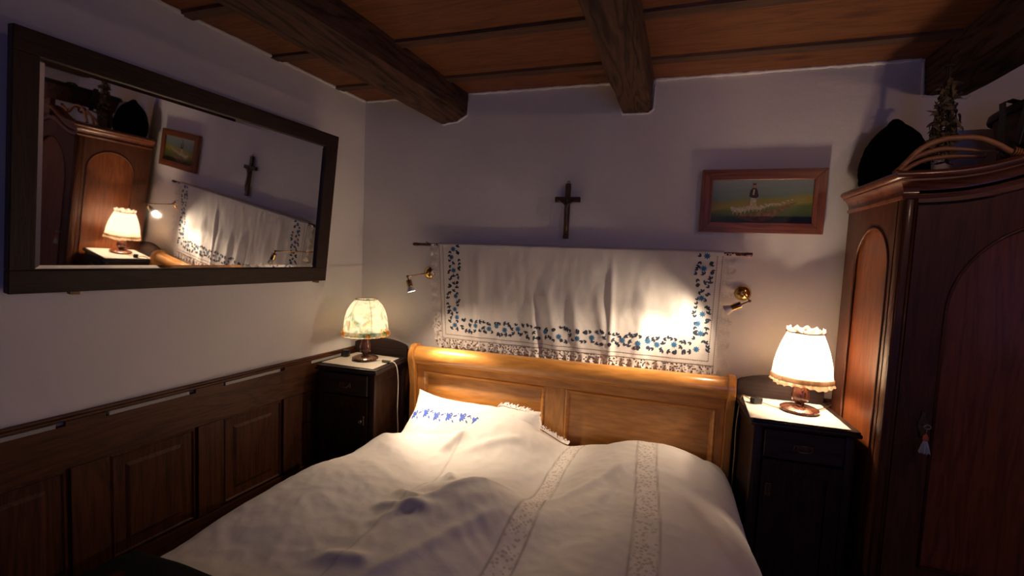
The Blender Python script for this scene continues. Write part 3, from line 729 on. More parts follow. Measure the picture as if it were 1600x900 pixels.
# the turn over the rod and the short back flap
grid(bm, 120, 10, lambda u, v: Vector((xl(0) + (xr(0) - xl(0)) * u, -.05 - .0125 * math.cos(v * PI * 1.0) , ZT + .0075 * u * 1.2 + .0125 * math.sin(v * PI))) - CO)
grid(bm, 120, 4, lambda u, v: Vector((xl(0) + (xr(0) - xl(0)) * u, -.0375 + .006 * v, ZT + .0075 * u * 1.2 - v * .10)) - CO)
obj('cloth_panel', bm, M['linen'], hang, True)
def drawn(name, pts):
    bm = bmesh.new()
    for a, b in zip(pts, pts[1:]):
        n = max(2, int((Vector(a) - Vector(b)).length / .012))
        d = (Vector(b) - Vector(a)).normalized(); s = Vector((-d.y, d.x)) * .0022
        for i in range(n):
            p = Vector(a).lerp(Vector(b), i / n); q = Vector(a).lerp(Vector(b), (i + .8) / n)
            bm.faces.new([bm.verts.new(cp(*t, .0012) - CO) for t in (p - s, q - s, q + s, p + s)])
    o = obj(name, bm, M['oldthread'], hang); o['kind'] = 'stuff'
M['oldthread'] = plain('drawn_thread_hem', (0.24, 0.20, 0.18), .9)
drawn('hem_stitching', [(.672, 1.63), (.705, 1.035), (2.340, 1.035), (2.348, 1.63)])
drawn('hem_stitching', [(.646, 1.63), (.682, 1.010), (2.368, 1.010), (2.374, 1.63)])
# lace: left, right, bottom
bm = bmesh.new()
def edgew(t, seed): return .052 + .016 * abs(math.sin(t * PI * 11)) + .006 * nz(t * 30, seed)
grid(bm, 8, 110, lambda u, v: cp(xl(v) - u * edgew(v, 1), ZT - v * (ZT - .992), .001 - .004 * u * math.sin(v * 60)) - CO)
grid(bm, 8, 110, lambda u, v: cp(xr(v) + u * edgew(v, 2), ZT + .008 - v * (ZT - .985), .001 - .004 * u * math.sin(v * 60)) - CO)
def botlace(u, v):
    x = xl(1) - .03 + (xr(1) - xl(1) + .06) * u
    tri = abs((u * 36 + .4 * nz(u * 9, 1)) % 1 - .5) * 2
    d = v * (.036 + .030 * (1 - tri) ** .8); z = 1.006 - d
    return cp(x, z, .002 + .012 * v * (math.sin(u * 36 * 2 * PI) * .5 + .8 * nz(u * 40, v))) - CO
grid(bm, 480, 7, botlace)
k = obj('lace_edge', bm, M['laceT'], hang, True); k['label'] = 'openwork lace edging with pointed scallops'
# embroidery
flowers = [(0.75, 1.608), (0.739, 1.554), (0.755, 1.468), (0.774, 1.298), (0.769, 1.209), (0.786, 1.157), (0.771, 1.103), (0.922, 1.112), (1.015, 1.099), (1.067, 1.122), (1.126, 1.102), (1.212, 1.115), (1.393, 1.115), (1.483, 1.094), (1.597, 1.094), (1.686, 1.106), (1.866, 1.108), (1.957, 1.100), (2.011, 1.119), (2.063, 1.103), (2.155, 1.114), (2.275, 1.098), (2.29, 1.19), (2.272, 1.245), (2.293, 1.3), (2.281, 1.389), (2.282, 1.555), (2.295, 1.625)]
bf = bmesh.new(); bl = bmesh.new()
def cpl(a, b, l): return cp(a, b, l) - CO
for fx, fz in flowers:
    a0 = random.random()
    for k in range(8): petal_quad(bf, cpl, fx, fz, a0 + k * PI / 4, .0185, .0036, .0016)
def clear(x, z, r=.024): return all((x - a) ** 2 + (z - b) ** 2 > r * r for a, b in flowers)
leaves = []
def sprig(x, z, ang, n=3, s=1):
    leaves.append((x, z, ang, .022 * s, .0052)); 
    if n > 1: leaves.append((x, z, ang + .9, .020 * s, .0048))
    if n > 2: leaves.append((x, z, ang - 1.0, .018 * s, .0045))
i = 0; x = .80
while x < 2.26:
    for sgn in (1, -1):
        zc = 1.108 + sgn * (.032 + .006 * math.sin(x * 30)); 
        if clear(x, zc, .021): sprig(x + random.uniform(-.004, .004), zc, random.uniform(-.7, .7) + (0 if random.random() < .5 else PI), random.choice((2, 2, 3)))
    if i % 2 and clear(x, 1.106, .034): sprig(x, 1.108, random.uniform(0, 6), 3)
    x += .0245; i += 1
for cx, top in ((.757, 1.625), (2.288, 1.63)):
    z = 1.155; i = 0
    while z < top:
        for sgn in (1, -1):
            xx = cx + sgn * (.030 + .007 * math.sin(z * 26))
            if clear(xx, z, .021): sprig(xx, z, PI / 2 + random.uniform(-.8, .8) + (0 if random.random() < .5 else PI), random.choice((2, 2, 3)))
        if i % 2 and clear(cx, z, .03): sprig(cx, z, random.uniform(0, 6), 3)
        z += .0245; i += 1
for xx, zz in ((2.33, 1.11), (2.32, 1.135), (.73, 1.12), (.745, 1.075), (2.33, 1.09)): sprig(xx, zz, 1, 3)
for L in leaves: petal_quad(bl, cpl, L[0], L[1], L[2], L[3], L[4], .0016)
k = obj('flower_embroidery', bf, M['blue'], hang); k['label'] = 'blue eight-petal embroidered flowers'; k['kind'] = 'stuff'
k = obj('leaf_embroidery', bl, M['navy'], hang); k['label'] = 'dark navy embroidered leaf sprigs'; k['kind'] = 'stuff'

# ================================================================== CRUCIFIX
cr = thing('crucifix', 'small dark wooden crucifix with metal figure hanging above the cloth', 'crucifix', (1.487, -.004, 1.70))
bm = bmesh.new(); box(bm, (-.016, -.018, 0), (.016, 0, .335), .002); obj('upright', bm, M['crossw'], cr)
bm = bmesh.new(); box(bm, (-.078, -.020, .222), (.078, -.002, .254), .002); obj('crossbar', bm, M['crossw'], cr)
bm = bmesh.new(); tube(bm, [(.007 * math.cos(a), -.006, .343 + .007 * math.sin(a)) for a in [2 * PI * k / 12 for k in range(13)]], .002, 6); obj('hanging_ring', bm, M['oldbrass'], cr)
bm = bmesh.new(); box(bm, (-.017, -.021, .004), (.017, -.017, .022), .001); obj('foot_plate', bm, M['oldbrass'], cr)
sk = [((0, -.027, .120), .010), ((0, -.026, .155), .008), ((0, -.026, .185), .010), ((0, -.027, .205), .011), ((.001, -.028, .222), .005), ((.004, -.031, .240), .009),
      ((-.022, -.026, .215), .005), ((-.045, -.025, .230), .0035), ((-.066, -.023, .240), .003), ((.022, -.026, .215), .005), ((.045, -.025, .230), .0035), ((.066, -.023, .240), .003),
      ((-.006, -.030, .085), .006), ((-.002, -.028, .045), .0035), ((.006, -.030, .085), .006), ((.003, -.028, .045), .0035), ((0, -.032, .035), .003)]
ed = [(0, 1), (1, 2), (2, 3), (3, 4), (4, 5), (3, 6), (6, 7), (7, 8), (3, 9), (9, 10), (10, 11), (0, 12), (12, 13), (0, 14), (14, 15), (13, 16)]
me = bpy.data.meshes.new('figure'); me.from_pydata([p for p, r in sk], ed, []); fo = bpy.data.objects.new('figure', me); C.objects.link(fo); fo.parent = cr; me.materials.append(M['oldbrass'])
smd = fo.modifiers.new('skin', 'SKIN')
for i, (p, r) in enumerate(sk): me.skin_vertices[0].data[i].radius = (r, r * .8); me.skin_vertices[0].data[i].use_root = (i == 0)
fo.modifiers.new('sub', 'SUBSURF').levels = 1; fo.modifiers['sub'].render_levels = 1
for p in me.polygons: p.use_smooth = True

# ================================================================== PAINTING
pic = thing('framed_painting', 'small brown framed painting of a man walking with sheep above the right lamp', 'painting', (2.545, 0, 1.93))
PX = Vector((2.545, 0, 1.93))
ox0, ox1, oz0, oz1 = -.300, .300, -.170, .172; fw = .056
def pr(u, v, d): return Vector((u, -d, v))
for nm, poly, mt in (('frame_rail', [(ox0, oz1), (ox1, oz1), (ox1 - fw, oz1 - fw), (ox0 + fw, oz1 - fw)], 'picframe_h'), ('frame_rail', [(ox0, oz0), (ox0 + fw, oz0 + fw), (ox1 - fw, oz0 + fw), (ox1, oz0)], 'picframe_h'),
                     ('frame_stile', [(ox0, oz0), (ox0, oz1), (ox0 + fw, oz1 - fw), (ox0 + fw, oz0 + fw)], 'picframe_v'), ('frame_stile', [(ox1, oz0), (ox1 - fw, oz0 + fw), (ox1 - fw, oz1 - fw), (ox1, oz1)], 'picframe_v')):
    bm = bmesh.new(); prism(bm, poly, pr, .004, .030); bmesh.ops.bevel(bm, geom=bm.edges[:], offset=.0015, segments=1, affect='EDGES'); obj(nm, bm, M[mt], pic)
def paintmat():
    m, nt, b = newmat('oil_painted_field'); tc = N(nt, 'ShaderNodeTexCoord'); sp = N(nt, 'ShaderNodeSeparateXYZ'); nt.links.new(tc.outputs['Object'], sp.inputs[0])
    n = N(nt, 'ShaderNodeTexNoise'); n.inputs['Scale'].default_value = 14; mpn = N(nt, 'ShaderNodeMapping'); mpn.inputs['Scale'].default_value = (.5, 1, 3); nt.links.new(tc.outputs['Object'], mpn.inputs[0]); nt.links.new(mpn.outputs[0], n.inputs['Vector'])
    # hill rises to the right
    ma = N(nt, 'ShaderNodeMath', operation='MULTIPLY_ADD'); ma.inputs[1].default_value = -.10; nt.links.new(sp.outputs['X'], ma.inputs[0]); nt.links.new(sp.outputs['Z'], ma.inputs[2])
    nm = N(nt, 'ShaderNodeMath', operation='MULTIPLY_ADD'); nm.inputs[1].default_value = .05; nt.links.new(n.outputs['Fac'], nm.inputs[0]); nt.links.new(ma.outputs[0], nm.inputs[2])
    mr = N(nt, 'ShaderNodeMapRange'); mr.inputs['From Min'].default_value = -.11; mr.inputs['From Max'].default_value = .15; nt.links.new(nm.outputs[0], mr.inputs['Value'])
    r = ramp(nt, [(0, (0.10, 0.07, 0.035)), (.12, (0.045, 0.065, 0.02)), (.36, (0.09, 0.12, 0.025)), (.44, (0.24, 0.19, 0.03)), (.55, (0.20, 0.17, 0.04)), (.60, (0.12, 0.17, 0.13)), (.8, (0.16, 0.20, 0.20)), (1, (0.22, 0.26, 0.25))])
    nt.links.new(mr.outputs[0], r.inputs[0]); nt.links.new(r.outputs[0], b.inputs['Base Color']); b.inputs['Roughness'].default_value = .45; bump(nt, b, n.outputs['Fac'], .3, .002); return m
bm = bmesh.new(); prism(bm, [(ox0 + fw - .004, oz0 + fw - .004), (ox1 - fw + .004, oz0 + fw - .004), (ox1 - fw + .004, oz1 - fw + .004), (ox0 + fw - .004, oz1 - fw + .004)], pr, .008, .014); obj('canvas', bm, paintmat(), pic)
def blob(bm, cx, cz, pts, d=.0145):
    bm.faces.new([bm.verts.new((cx + a, -d, cz + b)) for a, b in pts])
def ell(cx, cz, rx, rz, bm, d=.0145, rot=0, n=10):
    bm.faces.new([bm.verts.new((cx + rx * math.cos(2 * PI * k / n) * math.cos(rot) - rz * math.sin(2 * PI * k / n) * math.sin(rot), -d, cz + rx * math.cos(2 * PI * k / n) * math.sin(rot) + rz * math.sin(2 * PI * k / n) * math.cos(rot))) for k in range(n)])
M['pwhite'] = plain('paint_cream', (0.36, 0.30, 0.22), .6, 0, 90, .4); M['pdark'] = plain('paint_dark_coat', (0.025, 0.015, 0.02), .6); M['pskin'] = plain('paint_skin', (0.30, 0.14, 0.08), .6); M['pearth'] = plain('paint_path', (0.16, 0.09, 0.05), .6, 0, 60, .4)
bm = bmesh.new(); bm.faces.new([bm.verts.new((x, -.0142, z)) for x, z in ((-.13, -.085), (-.02, -.112), (.05, -.10), (.09, -.06), (.16, -.015), (.175, 0), (.15, -.006), (.08, -.035), (-.02, -.06), (-.10, -.07))]); obj('painted_path', bm, M['pearth'], pic)
bm = bmesh.new()
for i in range(15):
    t = i / 14; x = -.12 + .27 * t; z = -.045 + .052 * t ** 1.5 + .004 * math.sin(i * 5); s = .022 * (1 - .75 * t); ell(x, z, s, s * .6, bm, .0147 + .00005 * i)
    ell(x - s * .9, z + s * .5, s * .35, s * .3, bm, .0148 + .00005 * i); 
    for q in (-.5, .4): ell(x + q * s, z - s * .8, s * .1, s * .5, bm, .0146 + .00005 * i, n=6)
obj('painted_flock', bm, M['pwhite'], pic)
bm = bmesh.new(); bm.faces.new([bm.verts.new((x - .035, -.0158, z)) for x, z in ((-.022, .03), (-.016, .062), (-.006, .072), (.008, .072), (.016, .06), (.024, .028), (.012, .018), (-.010, .02))]); obj('painted_coat', bm, M['pdark'], pic)
bm = bmesh.new(); ell(-.035, .083, .008, .011, bm, .0158); obj('painted_face', bm, M['pskin'], pic)
bm = bmesh.new(); ell(-.035, .093, .010, .004, bm, .016); obj('painted_hat', bm, M['pdark'], pic)
bm = bmesh.new(); bm.faces.new([bm.verts.new((x - .035, -.0162, z)) for x, z in ((-.004, .066), (.004, .066), (.001, .035), (-.007, .036))])
bm.faces.new([bm.verts.new((x - .035, -.0157, z)) for x, z in ((-.014, .024), (.012, .024), (.016, -.03), (.006, -.045), (-.004, -.03), (-.012, -.045), (-.018, -.03))]); obj('painted_shirt_and_trousers', bm, M['pwhite'], pic)

# ================================================================== SCONCES
def sconce(name, label, plate, joint, head, face, plate_tilt=0):
    P = Vector(plate); t = thing(name, label, 'wall lamp', P, 0, 'brass reading lamps beside the cloth')
    Mx = Matrix.Rotation(PI / 2, 4, 'X')
    bm = bmesh.new(); solid_lathe(bm, [(.043, 0), (.044, .006), (.041, .014), (.030, .024), (.016, .030), (.006, .031)], 32, Mx); obj('wall_plate', bm, M['brass'], t, math.radians(40))
    J = Vector(joint) - P; bm = bmesh.new(); bmesh.ops.create_uvsphere(bm, u_segments=16, v_segments=10, radius=.013, matrix=Matrix.Translation((0, -.036, 0))); obj('swivel', bm, M['brass'], t, True)
    bm = bmesh.new(); tube(bm, [(0, -.03, 0), J * .5 + Vector((0, -.018, 0)), J], .0042, 10); obj('arm', bm, M['brass'], t, True)
    bm = bmesh.new(); bmesh.ops.create_uvsphere(bm, u_segments=12, v_segments=8, radius=.0075, matrix=Matrix.Translation(J))
    A = Vector(head) - P; F = Vector(face) - P; d = (F - A).normalized(); tube(bm, [J, A], .0038, 8); obj('knuckle', bm, M['oldbrass'], t, True)
    q = d.to_track_quat('Z', 'Y').to_matrix().to_4x4(); L = (F - A).length
    bm = bmesh.new(); solid_lathe(bm, [(.008, -.002), (.0165, .0), (.0175, .004), (.0175, L * .56), (.016, L * .58)], 24, Matrix.Translation(A) @ q)
    h = obj('lamp_head', bm, M['brass'], t, math.radians(40))
    bm = bmesh.new(); lathe(bm, [(.0155, L * .57), (.019, L * .68), (.0255, L * .97), (.0262, L), (.0240, L)], 24, Matrix.Translation(A) @ q); k = obj('reflector_bulb', bm, M['frost'], t, math.radians(40))
    bm = bmesh.new(); r = lathe(bm, [(.0242, L * .985), (.010, L * .992)], 24, Matrix.Translation(A) @ q); cap(bm, r[-1]); obj('lit_face', bm, M['spotface'], t)
    return t, F + d * .030, d
tL, fL, dL = sconce('wall_sconce', 'brass swing-arm reading lamp left of the cloth shining down on the pillow', (.552, -.002, 1.440), (.583, -.344, 1.427), (.590, -.343, 1.405), (.612, -.342, 1.335))
spot('sconce_light', fL, (.36, .03, -.76), SPOT_L, (1, .76, .53), math.radians(68), .75, .012, tL)
tR, fR, dR = sconce('wall_sconce', 'brass swing-arm reading lamp right of the cloth turned towards the cloth', (2.494, -.002, 1.430), (2.490, -.262, 1.405), (2.455, -.25, 1.385), (2.385, -.235, 1.347))
spot('sconce_light', fR, (-.60, .18, -.32), SPOT_R, (1, .76, .53), math.radians(54), 1.0, .012, tR)

# weaker light spilling round each reflector bulb
spot('sconce_spill', fL, (.36, -.10, -.76), 20.0, (1, .76, .53), math.radians(150), 1.0, .012, tL)
spot('sconce_spill', fR, (-.60, .05, -.37), 18.0, (1, .76, .53), math.radians(150), 1.0, .012, tR)
# ================================================================== NIGHTSTANDS
def nightstand(label, loc, rz, h, key, w=.44, d=.44):
    t = thing('nightstand', label, 'nightstand', loc, rz, 'dark nightstands beside the bed')
    bw, bd = w / 2 - .015, d / 2 - .015
    # carcass
    bm = bmesh.new(); box(bm, (-bw + .02, -bd + .02, .05), (bw - .02, bd, h - .03), 0); obj('carcass', bm, M['dark'], t)
    for sx in (-1, 1):
        for sy in (-1, 1):
            bm = bmesh.new(); x0 = sx * bw; x1 = sx * (bw - .042); y0 = sy * bd; y1 = sy * (bd - .042)
            box(bm, (min(x0, x1), min(y0, y1), 0), (max(x0, x1), max(y0, y1), h - .028), .009, None, 2); obj('corner_post', bm, M['dark'], t, math.radians(40))
        bm = bmesh.new()
        x = sx * (bw - .006); a = sx * (bw - .016)
        box(bm, (min(x, a), -bd + .042, .12), (max(x, a), bd - .042, .18), .002); obj('side_rail', bm, M['dark'], t); bm = bmesh.new(); box(bm, (min(x, a), -bd + .042, h - .09), (max(x, a), bd - .042, h - .03), .002); obj('side_rail', bm, M['dark'], t)
        bm = bmesh.new(); x = sx * (bw - .014); a = sx * (bw - .022); box(bm, (min(x, a), -bd + .04, .17), (max(x, a), bd - .04, h - .08), 0); obj('side_panel', bm, M['dark'], t)
    bm = bmesh.new(); box(bm, (-w / 2, -d / 2, h - .028), (w / 2, d / 2, h - .010), .006, None, 2); box(bm, (-w / 2 + .006, -d / 2 + .006, h - .011), (w / 2 - .006, d / 2, h), .003, None, 2); obj('table_top', bm, M['dark_x'], t, math.radians(40))
    # arched back board
    bm = bmesh.new(); e = .075; pts = [(-w / 2 + .012, h - .002), (w / 2 - .012, h - .002), (w / 2 - .012, h + e)]
    for k in range(13):
        a = 1 - 2 * k / 12; pts.append((a * (w / 2 - .03), h + e + .012 + .030 * (1 - a * a)))
    pts.append((-w / 2 + .012, h + e))
    prism(bm, pts, lambda u, v, dd: Vector((u, dd, v)), d / 2 - .022, d / 2 - .002); bmesh.ops.bevel(bm, geom=bm.edges[:], offset=.002, segments=1, affect='EDGES'); obj('back_board', bm, M['dark_x'], t)
    # drawer
    zf = -bd + .004
    bm = bmesh.new(); box(bm, (-bw + .046, zf - .014, h - .165), (bw - .046, zf + .01, h - .038), .003); dr = obj('drawer', bm, M['dark_x'], t)
    bm = bmesh.new(); box(bm, (-.038, zf - .017, h - .120), (.038, zf - .013, h - .092), .0015); tube(bm, [(-.03, zf - .016, h - .100), (-.03, zf - .028, h - .108), (-.02, zf - .034, h - .116), (.02, zf - .034, h - .116), (.03, zf - .028, h - .108), (.03, zf - .016, h - .100)], .003, 8)
    obj('drawer_pull', bm, M['oldbrass'], dr, math.radians(40))
    # door, frame and panel
    bm = bmesh.new(); z0, z1 = .07, h - .175
    plate_hole(bm, [(-bw + .046, z0), (bw - .046, z0), (bw - .046, z1), (-bw + .046, z1)], [(-bw + .10, z0 + .06), (bw - .10, z0 + .06), (bw - .10, z1 - .055), (-bw + .10, z1 - .055)], lambda u, v, dd: Vector((u, dd, v)), zf - .014, zf + .008)
    door = obj('door', bm, M['dark'], t)
    bm = bmesh.new(); box(bm, (-bw + .09, zf - .004, z0 + .05), (bw - .09, zf + .006, z1 - .045), 0); obj('door_panel', bm, M['dark'], door)
    kx = key * (bw - .075); kz = h - .315
    bm = bmesh.new(); box(bm, (kx - .012, zf - .017, kz - .03), (kx + .012, zf - .013, kz + .03), .002); obj('lock_plate', bm, M['oldbrass'], door)
    if key > 0:
        bm = bmesh.new(); tube(bm, [(kx, zf - .014, kz), (kx, zf - .034, kz)], .003, 8); tube(bm, [(kx + .0, zf - .036 - .004 * math.cos(a), kz + .010 * math.sin(a)) if 0 else (kx + .009 * math.cos(a), zf - .040, kz + .009 * math.sin(a)) for a in [2 * PI * k / 14 for k in range(15)]], .0022, 6); k = obj('key', bm, M['steel'], door, True)
    return t
nsL = nightstand('dark nightstand in the corner with white cloth and floral lamp', (.242, -.285, 0), math.radians(4.5), .852, 1, .425, .44)
nsR = nightstand('dark nightstand between bed and wardrobe', (2.702, -.292, 0), math.radians(2), .887, -1, .435, .45)
# cloths
def doily(label, pts, z, grp='nightstand cloths'):
    bm = bmesh.new(); p00, p10, p11, p01 = [Vector((*p, 0)) for p in pts]; c = (p00 + p10 + p11 + p01) / 4; c.z = z
    def f(u, v):
        p = p00.lerp(p10, u).lerp(p01.lerp(p11, u), v); e = min(u, 1 - u, v, 1 - v)
        p = p + (p - c) * (.018 * abs(math.sin(u * 60)) * (1 if e < .001 else 0)); p.z = z + .002 + .0016 * abs(nz(p.x * 20, p.y * 20, 2)) + (.0015 if e < .03 else 0); return p - c
    grid(bm, 60, 60, f)
    o = obj('table_cloth', bm, M['doily'], None, True, c); tag(o, label, 'table cloth', grp); m = o.modifiers.new('t', 'SOLIDIFY'); m.thickness = .0015; m.offset = 1; return o
doily('small cream cloth on the left nightstand under the floral lamp', [(.048, -.462), (.430, -.462), (.408, -.135), (.055, -.115)], .852)
doily('small white crocheted cloth on the right nightstand under the cream lamp', [(2.488, -.512), (2.885, -.498), (2.872, -.14), (2.510, -.15)], .887)

# ================================================================== TABLE LAMPS
def table_lamp(label, loc, kind, rz=0):
    t = thing('table_lamp', label, 'lamp', loc, rz, 'lit table lamps on the nightstands')
    sb = .080
    bm = bmesh.new(); solid_lathe(bm, [(sb, 0), (sb + .004, .006), (sb + .003, .014), (sb - .006, .020), (.055, .026), (.032, .032)], 40); obj('base', bm, M['lampwood'], t, math.radians(35))
    bm = bmesh.new(); solid_lathe(bm, [(.022, .030), (.018, .036), (.020, .042), (.033, .052), (.038, .066), (.037, .085), (.032, .105), (.026, .125), (.023, .145), (.025, .150), (.022, .156), (.016, .165)], 32); obj('stem', bm, M['lampwood'], t, math.radians(45))
    bm = bmesh.new(); solid_lathe(bm, [(.018, .165), (.018, .215), (.014, .220)], 20); obj('socket', bm, M['cordw'], t, math.radians(40))
    bm = bmesh.new(); bmesh.ops.create_uvsphere(bm, u_segments=20, v_segments=14, radius=.026, matrix=Matrix.Translation((0, 0, .255))); obj('bulb', bm, M['bulb'], t, True)
    z0, z1 = (.175, .400) if kind == 'floral' else (.160, .380)
    ks = .92 if kind == 'floral' else .83; kz = (z1 - z0) / .26
    if kind == 'floral':
        P = [(.155, 0), (.153, .03), (.150, .07), (.144, .12), (.132, .17), (.110, .215), (.080, .252), (.074, .26)]; npl = 10
        fr = lambda a, i: 1 + .022 * abs(math.sin(a * npl / 2)) * (1 - i / 8) + .006 * math.sin(a * 22 + i)
        mt = M['shade_floral']
    else:
        P = [(.152, 0), (.150, .03), (.144, .08), (.134, .13), (.120, .18), (.102, .23), (.088, .262)]; npl = 40
        fr = lambda a, i: 1 + .020 * math.sin(a * npl) * (.5 + .5 * math.sin(a * 7)) + .012 * math.sin(a * 9)
        mt = M['shade_white']
    P = [(r * ks, z * kz) for r, z in P]
    bm = bmesh.new(); lathe(bm, [(r, z + z0) for r, z in P], 200, None, fr); sh = obj('shade', bm, mt, t, True)
    def ringtube(z, r, rad, wob=0): return [((r + wob * math.sin(9 * a)) * math.cos(a), (r + wob * math.sin(9 * a)) * math.sin(a), z + wob * .6 * math.sin(5 * a)) for a in [2 * PI * k / 48 for k in range(49)]]
    if kind == 'floral':
        bm = bmesh.new()
        tube(bm, ringtube(z1, .075 * ks, .002), .0025, 6)
        for k in range(6):
            a = PI / 3 * k + .35; tube(bm, [(r * .985 * math.cos(a), r * .985 * math.sin(a), z + z0) for r, z in P], .0016, 5)
        obj('wire_frame', bm, M['wire'], sh)
        bm = bmesh.new(); lathe(bm, [(.143, z0 + .022), (.151, z0 + .012), (.154, z0 - .004), (.148, z0 - .012)], 200, None, lambda a, i: 1 + .03 * math.sin(a * 17 + i) * i / 3 + .015 * math.sin(a * 31)); k = obj('hem_ruffle', bm, M['shade_floral'], sh, True)
    else:
        bm = bmesh.new(); lathe(bm, [(.1285, z0 + .018), (.1305, z0 + .010), (.1305, z0 + .003), (.131, z0 - .004)], 240, None, lambda a, i: 1 + .022 * math.sin(a * npl) * (.5 + .5 * math.sin(a * 7)) + .012 * math.sin(a * 9)); k = obj('lace_trim', bm, M['shade_trim'], sh, True); k['label'] = 'brown lace trim near the hem'
        bm = bmesh.new(); V = lathe(bm, [(.1305, z0 - .002), (.133, z0 - .012), (.134, z0 - .024)], 240, None, lambda a, i: 1 + .03 * math.sin(a * 24) * i / 2 + .012 * math.sin(a * 9))
        for k, v in enumerate(V[-1]): v.co.z += .006 * abs(math.sin(k * PI / 10)) + .005 * math.sin(k * .12)
        obj('hem_ruffle', bm, M['ruffle'], sh, True)
        bm = bmesh.new(); V = lathe(bm, [(.073, z1 - .003), (.075, z1 + .006), (.080, z1 + .016), (.077, z1 + .022)], 200, None, lambda a, i: 1 + .05 * math.sin(a * 14 + i) * i / 3)
        for k, v in enumerate(V[-1]): v.co.z += .007 * math.sin(k * .35) 
        obj('top_ruffle', bm, M['shade_white'], sh, True)
        bm = bmesh.new(); tube(bm, ringtube(z1 + .004, .078, .002, .003), .0024, 6); k = obj('drawstring', bm, M['wire'], sh)
    return t
lL = table_lamp('lit table lamp with green floral gathered shade on turned brown base', (.240, -.275, .857), 'floral')
lR = table_lamp('lit table lamp with cream pleated shade and brown lace hem', (2.735, -.300, .892), 'cream')
point('bulb_light', (0, 0, .255), LAMP_L, WARM, .030, lL); point('bulb_light', (0, 0, .255), LAMP_R, WARM, .030, lR)
def cord(name, pts, mt, par, rad=.0028):
    bm = bmesh.new(); off = par.location; tube(bm, smooth_path([Vector(p) - off for p in pts], 8), rad, 8); return obj(name, bm, mt, par, True)
cord('cord', [(.325, -.275, .862), (.35, -.24, .864), (.385, -.262, .863), (.40, -.268, .862)], M['cordw'], lL)
bm = bmesh.new(); box(bm, (-.030, -.010, -.008), (.030, .010, .008), .004, None, 2); k = obj('cord_switch', bm, M['switch'], lL, math.radians(40)); k.location = Vector((.408, -.285, .864)) - lL.location
cord('cord', [(.438, -.285, .864), (.462, -.29, .868), (.482, -.285, .845), (.488, -.275, .79), (.487, -.265, .70), (.488, -.268, .55), (.487, -.255, .42), (.488, -.25, .2)], M['cordw'], lL)
bm = bmesh.new(); box(bm, (-.025, -.017, -.015), (.025, .017, .015), .005, None, 2); k = obj('cord_switch', bm, M['black'], lR, math.radians(40)); k.location = Vector((2.556, -.262, .907)) - lR.location; k.rotation_euler.z = .5; k['label'] = 'black inline switch box'
cord('cord', [(2.655, -.31, .896), (2.62, -.29, .897), (2.58, -.27, .903)], M['cordg'], lR)
cord('cord', [(2.535, -.255, .905), (2.515, -.235, .912), (2.500, -.20, .905), (2.494, -.17, .84), (2.491, -.15, .70), (2.493, -.155, .58), (2.493, -.15, .45), (2.493, -.15, .2)], M['cordg'], lR)
cord('cord', [(2.81, -.27, .896), (2.86, -.22, .899), (2.91, -.16, .905)], M['steel'], lR)
bm = bmesh.new(); box(bm, (-.022, -.020, 0), (.022, .020, .042), .004, None, 2)
o = obj('clock_cube', bm, M['black'], None, math.radians(40), (.078, -.262, .858)); o.rotation_euler.z = .35
o.name = 'black_cube'; tag(o, 'small black cube standing on the cloth left of the floral lamp', 'box')

# ================================================================== WARDROBE
WX0, WX1, WY0, WY1 = 2.947, 3.993, -.60, -.04; WC = 3.47
ward = thing('wardrobe', 'tall reddish brown wardrobe with arched panels and curved cornice', 'wardrobe', (WC, -.32, 0))
WO = Vector((WC, -.32, 0))
def bell(x): return .098 * math.exp(-((x - WC) / .245) ** 2)
def wp(nm, bm, mt, par=ward, sm=False): return part(nm, bm, M[mt], par, WO, sm)
bm = bmesh.new(); box(bm, (WX0 + .02, WY0 + .03, .08), (WX1 - .02, WY1, 1.88)); wp('carcass', bm, 'ward')
for sx in (0, 1):     # side frame with arched opening, panel behind
    xa, xb = (WX0, WX0 + .018) if sx == 0 else (WX1 - .018, WX1)
    bm = bmesh.new(); plate_hole(bm, [(WY0 + .045, .08), (WY1, .08), (WY1, 1.90), (WY0 + .045, 1.90)], arch(-.525, -.175, .30, 1.60, .172), lambda u, v, d: Vector((d, u, v)), xa, xb); wp('side_frame', bm, 'ward')
    bm = bmesh.new(); a = arch(-.525, -.175, .30, 1.60, .172); xm = WX0 + .001 if sx == 0 else WX1 - .001; s = -1 if sx == 0 else 1
    tube(bm, [Vector((xm, p[0], p[1])) for p in a] + [Vector((xm, a[0][0], a[0][1]))], .007, 8); wp('arch_moulding', bm, 'ward', ward, True)
    bm = bmesh.new(); x0 = WX0 + .010 if sx == 0 else WX1 - .018; box(bm, (x0, -.53, .29), (x0 + .008, -.17, 1.78)); k = wp('side_panel', bm, 'ward_panel')
for sx in (0, 1):     # corner posts with beads
    xa, xb = (WX0, WX0 + .046) if sx == 0 else (WX1 - .046, WX1)
    bm = bmesh.new(); box(bm, (xa, WY0, .08), (xb, WY0 + .046, 1.895), .010, None, 2); wp('corner_post', bm, 'ward', ward, math.radians(40))
    for k in range(2):
        bm = bmesh.new(); x = xa + .008 + .032 * k if sx == 0 else xb - .008 - .032 * k
        tube(bm, [(x, WY0 + .001, .10), (x, WY0 + .001, 1.87)], .006, 10); wp('bead', bm, 'ward', ward, True)
def ztop(x): return 1.848 + bell(x) * .93
bm = bmesh.new()      # frieze above the door follows the bell
xs = [WX0 + .046 + (WX1 - WX0 - .092) * k / 40 for k in range(41)]
prism(bm, [(x, ztop(x) + .004) for x in xs] + [(x, 1.925 + bell(x)) for x in reversed(xs)], lambda u, v, d: Vector((u, d, v)), WY0 - .004, WY0 + .03); wp('frieze', bm, 'ward_x')
DX0, DX1 = WX0 + .050, WX1 - .050
xs = [DX0 + (DX1 - DX0) * k / 40 for k in range(41)]
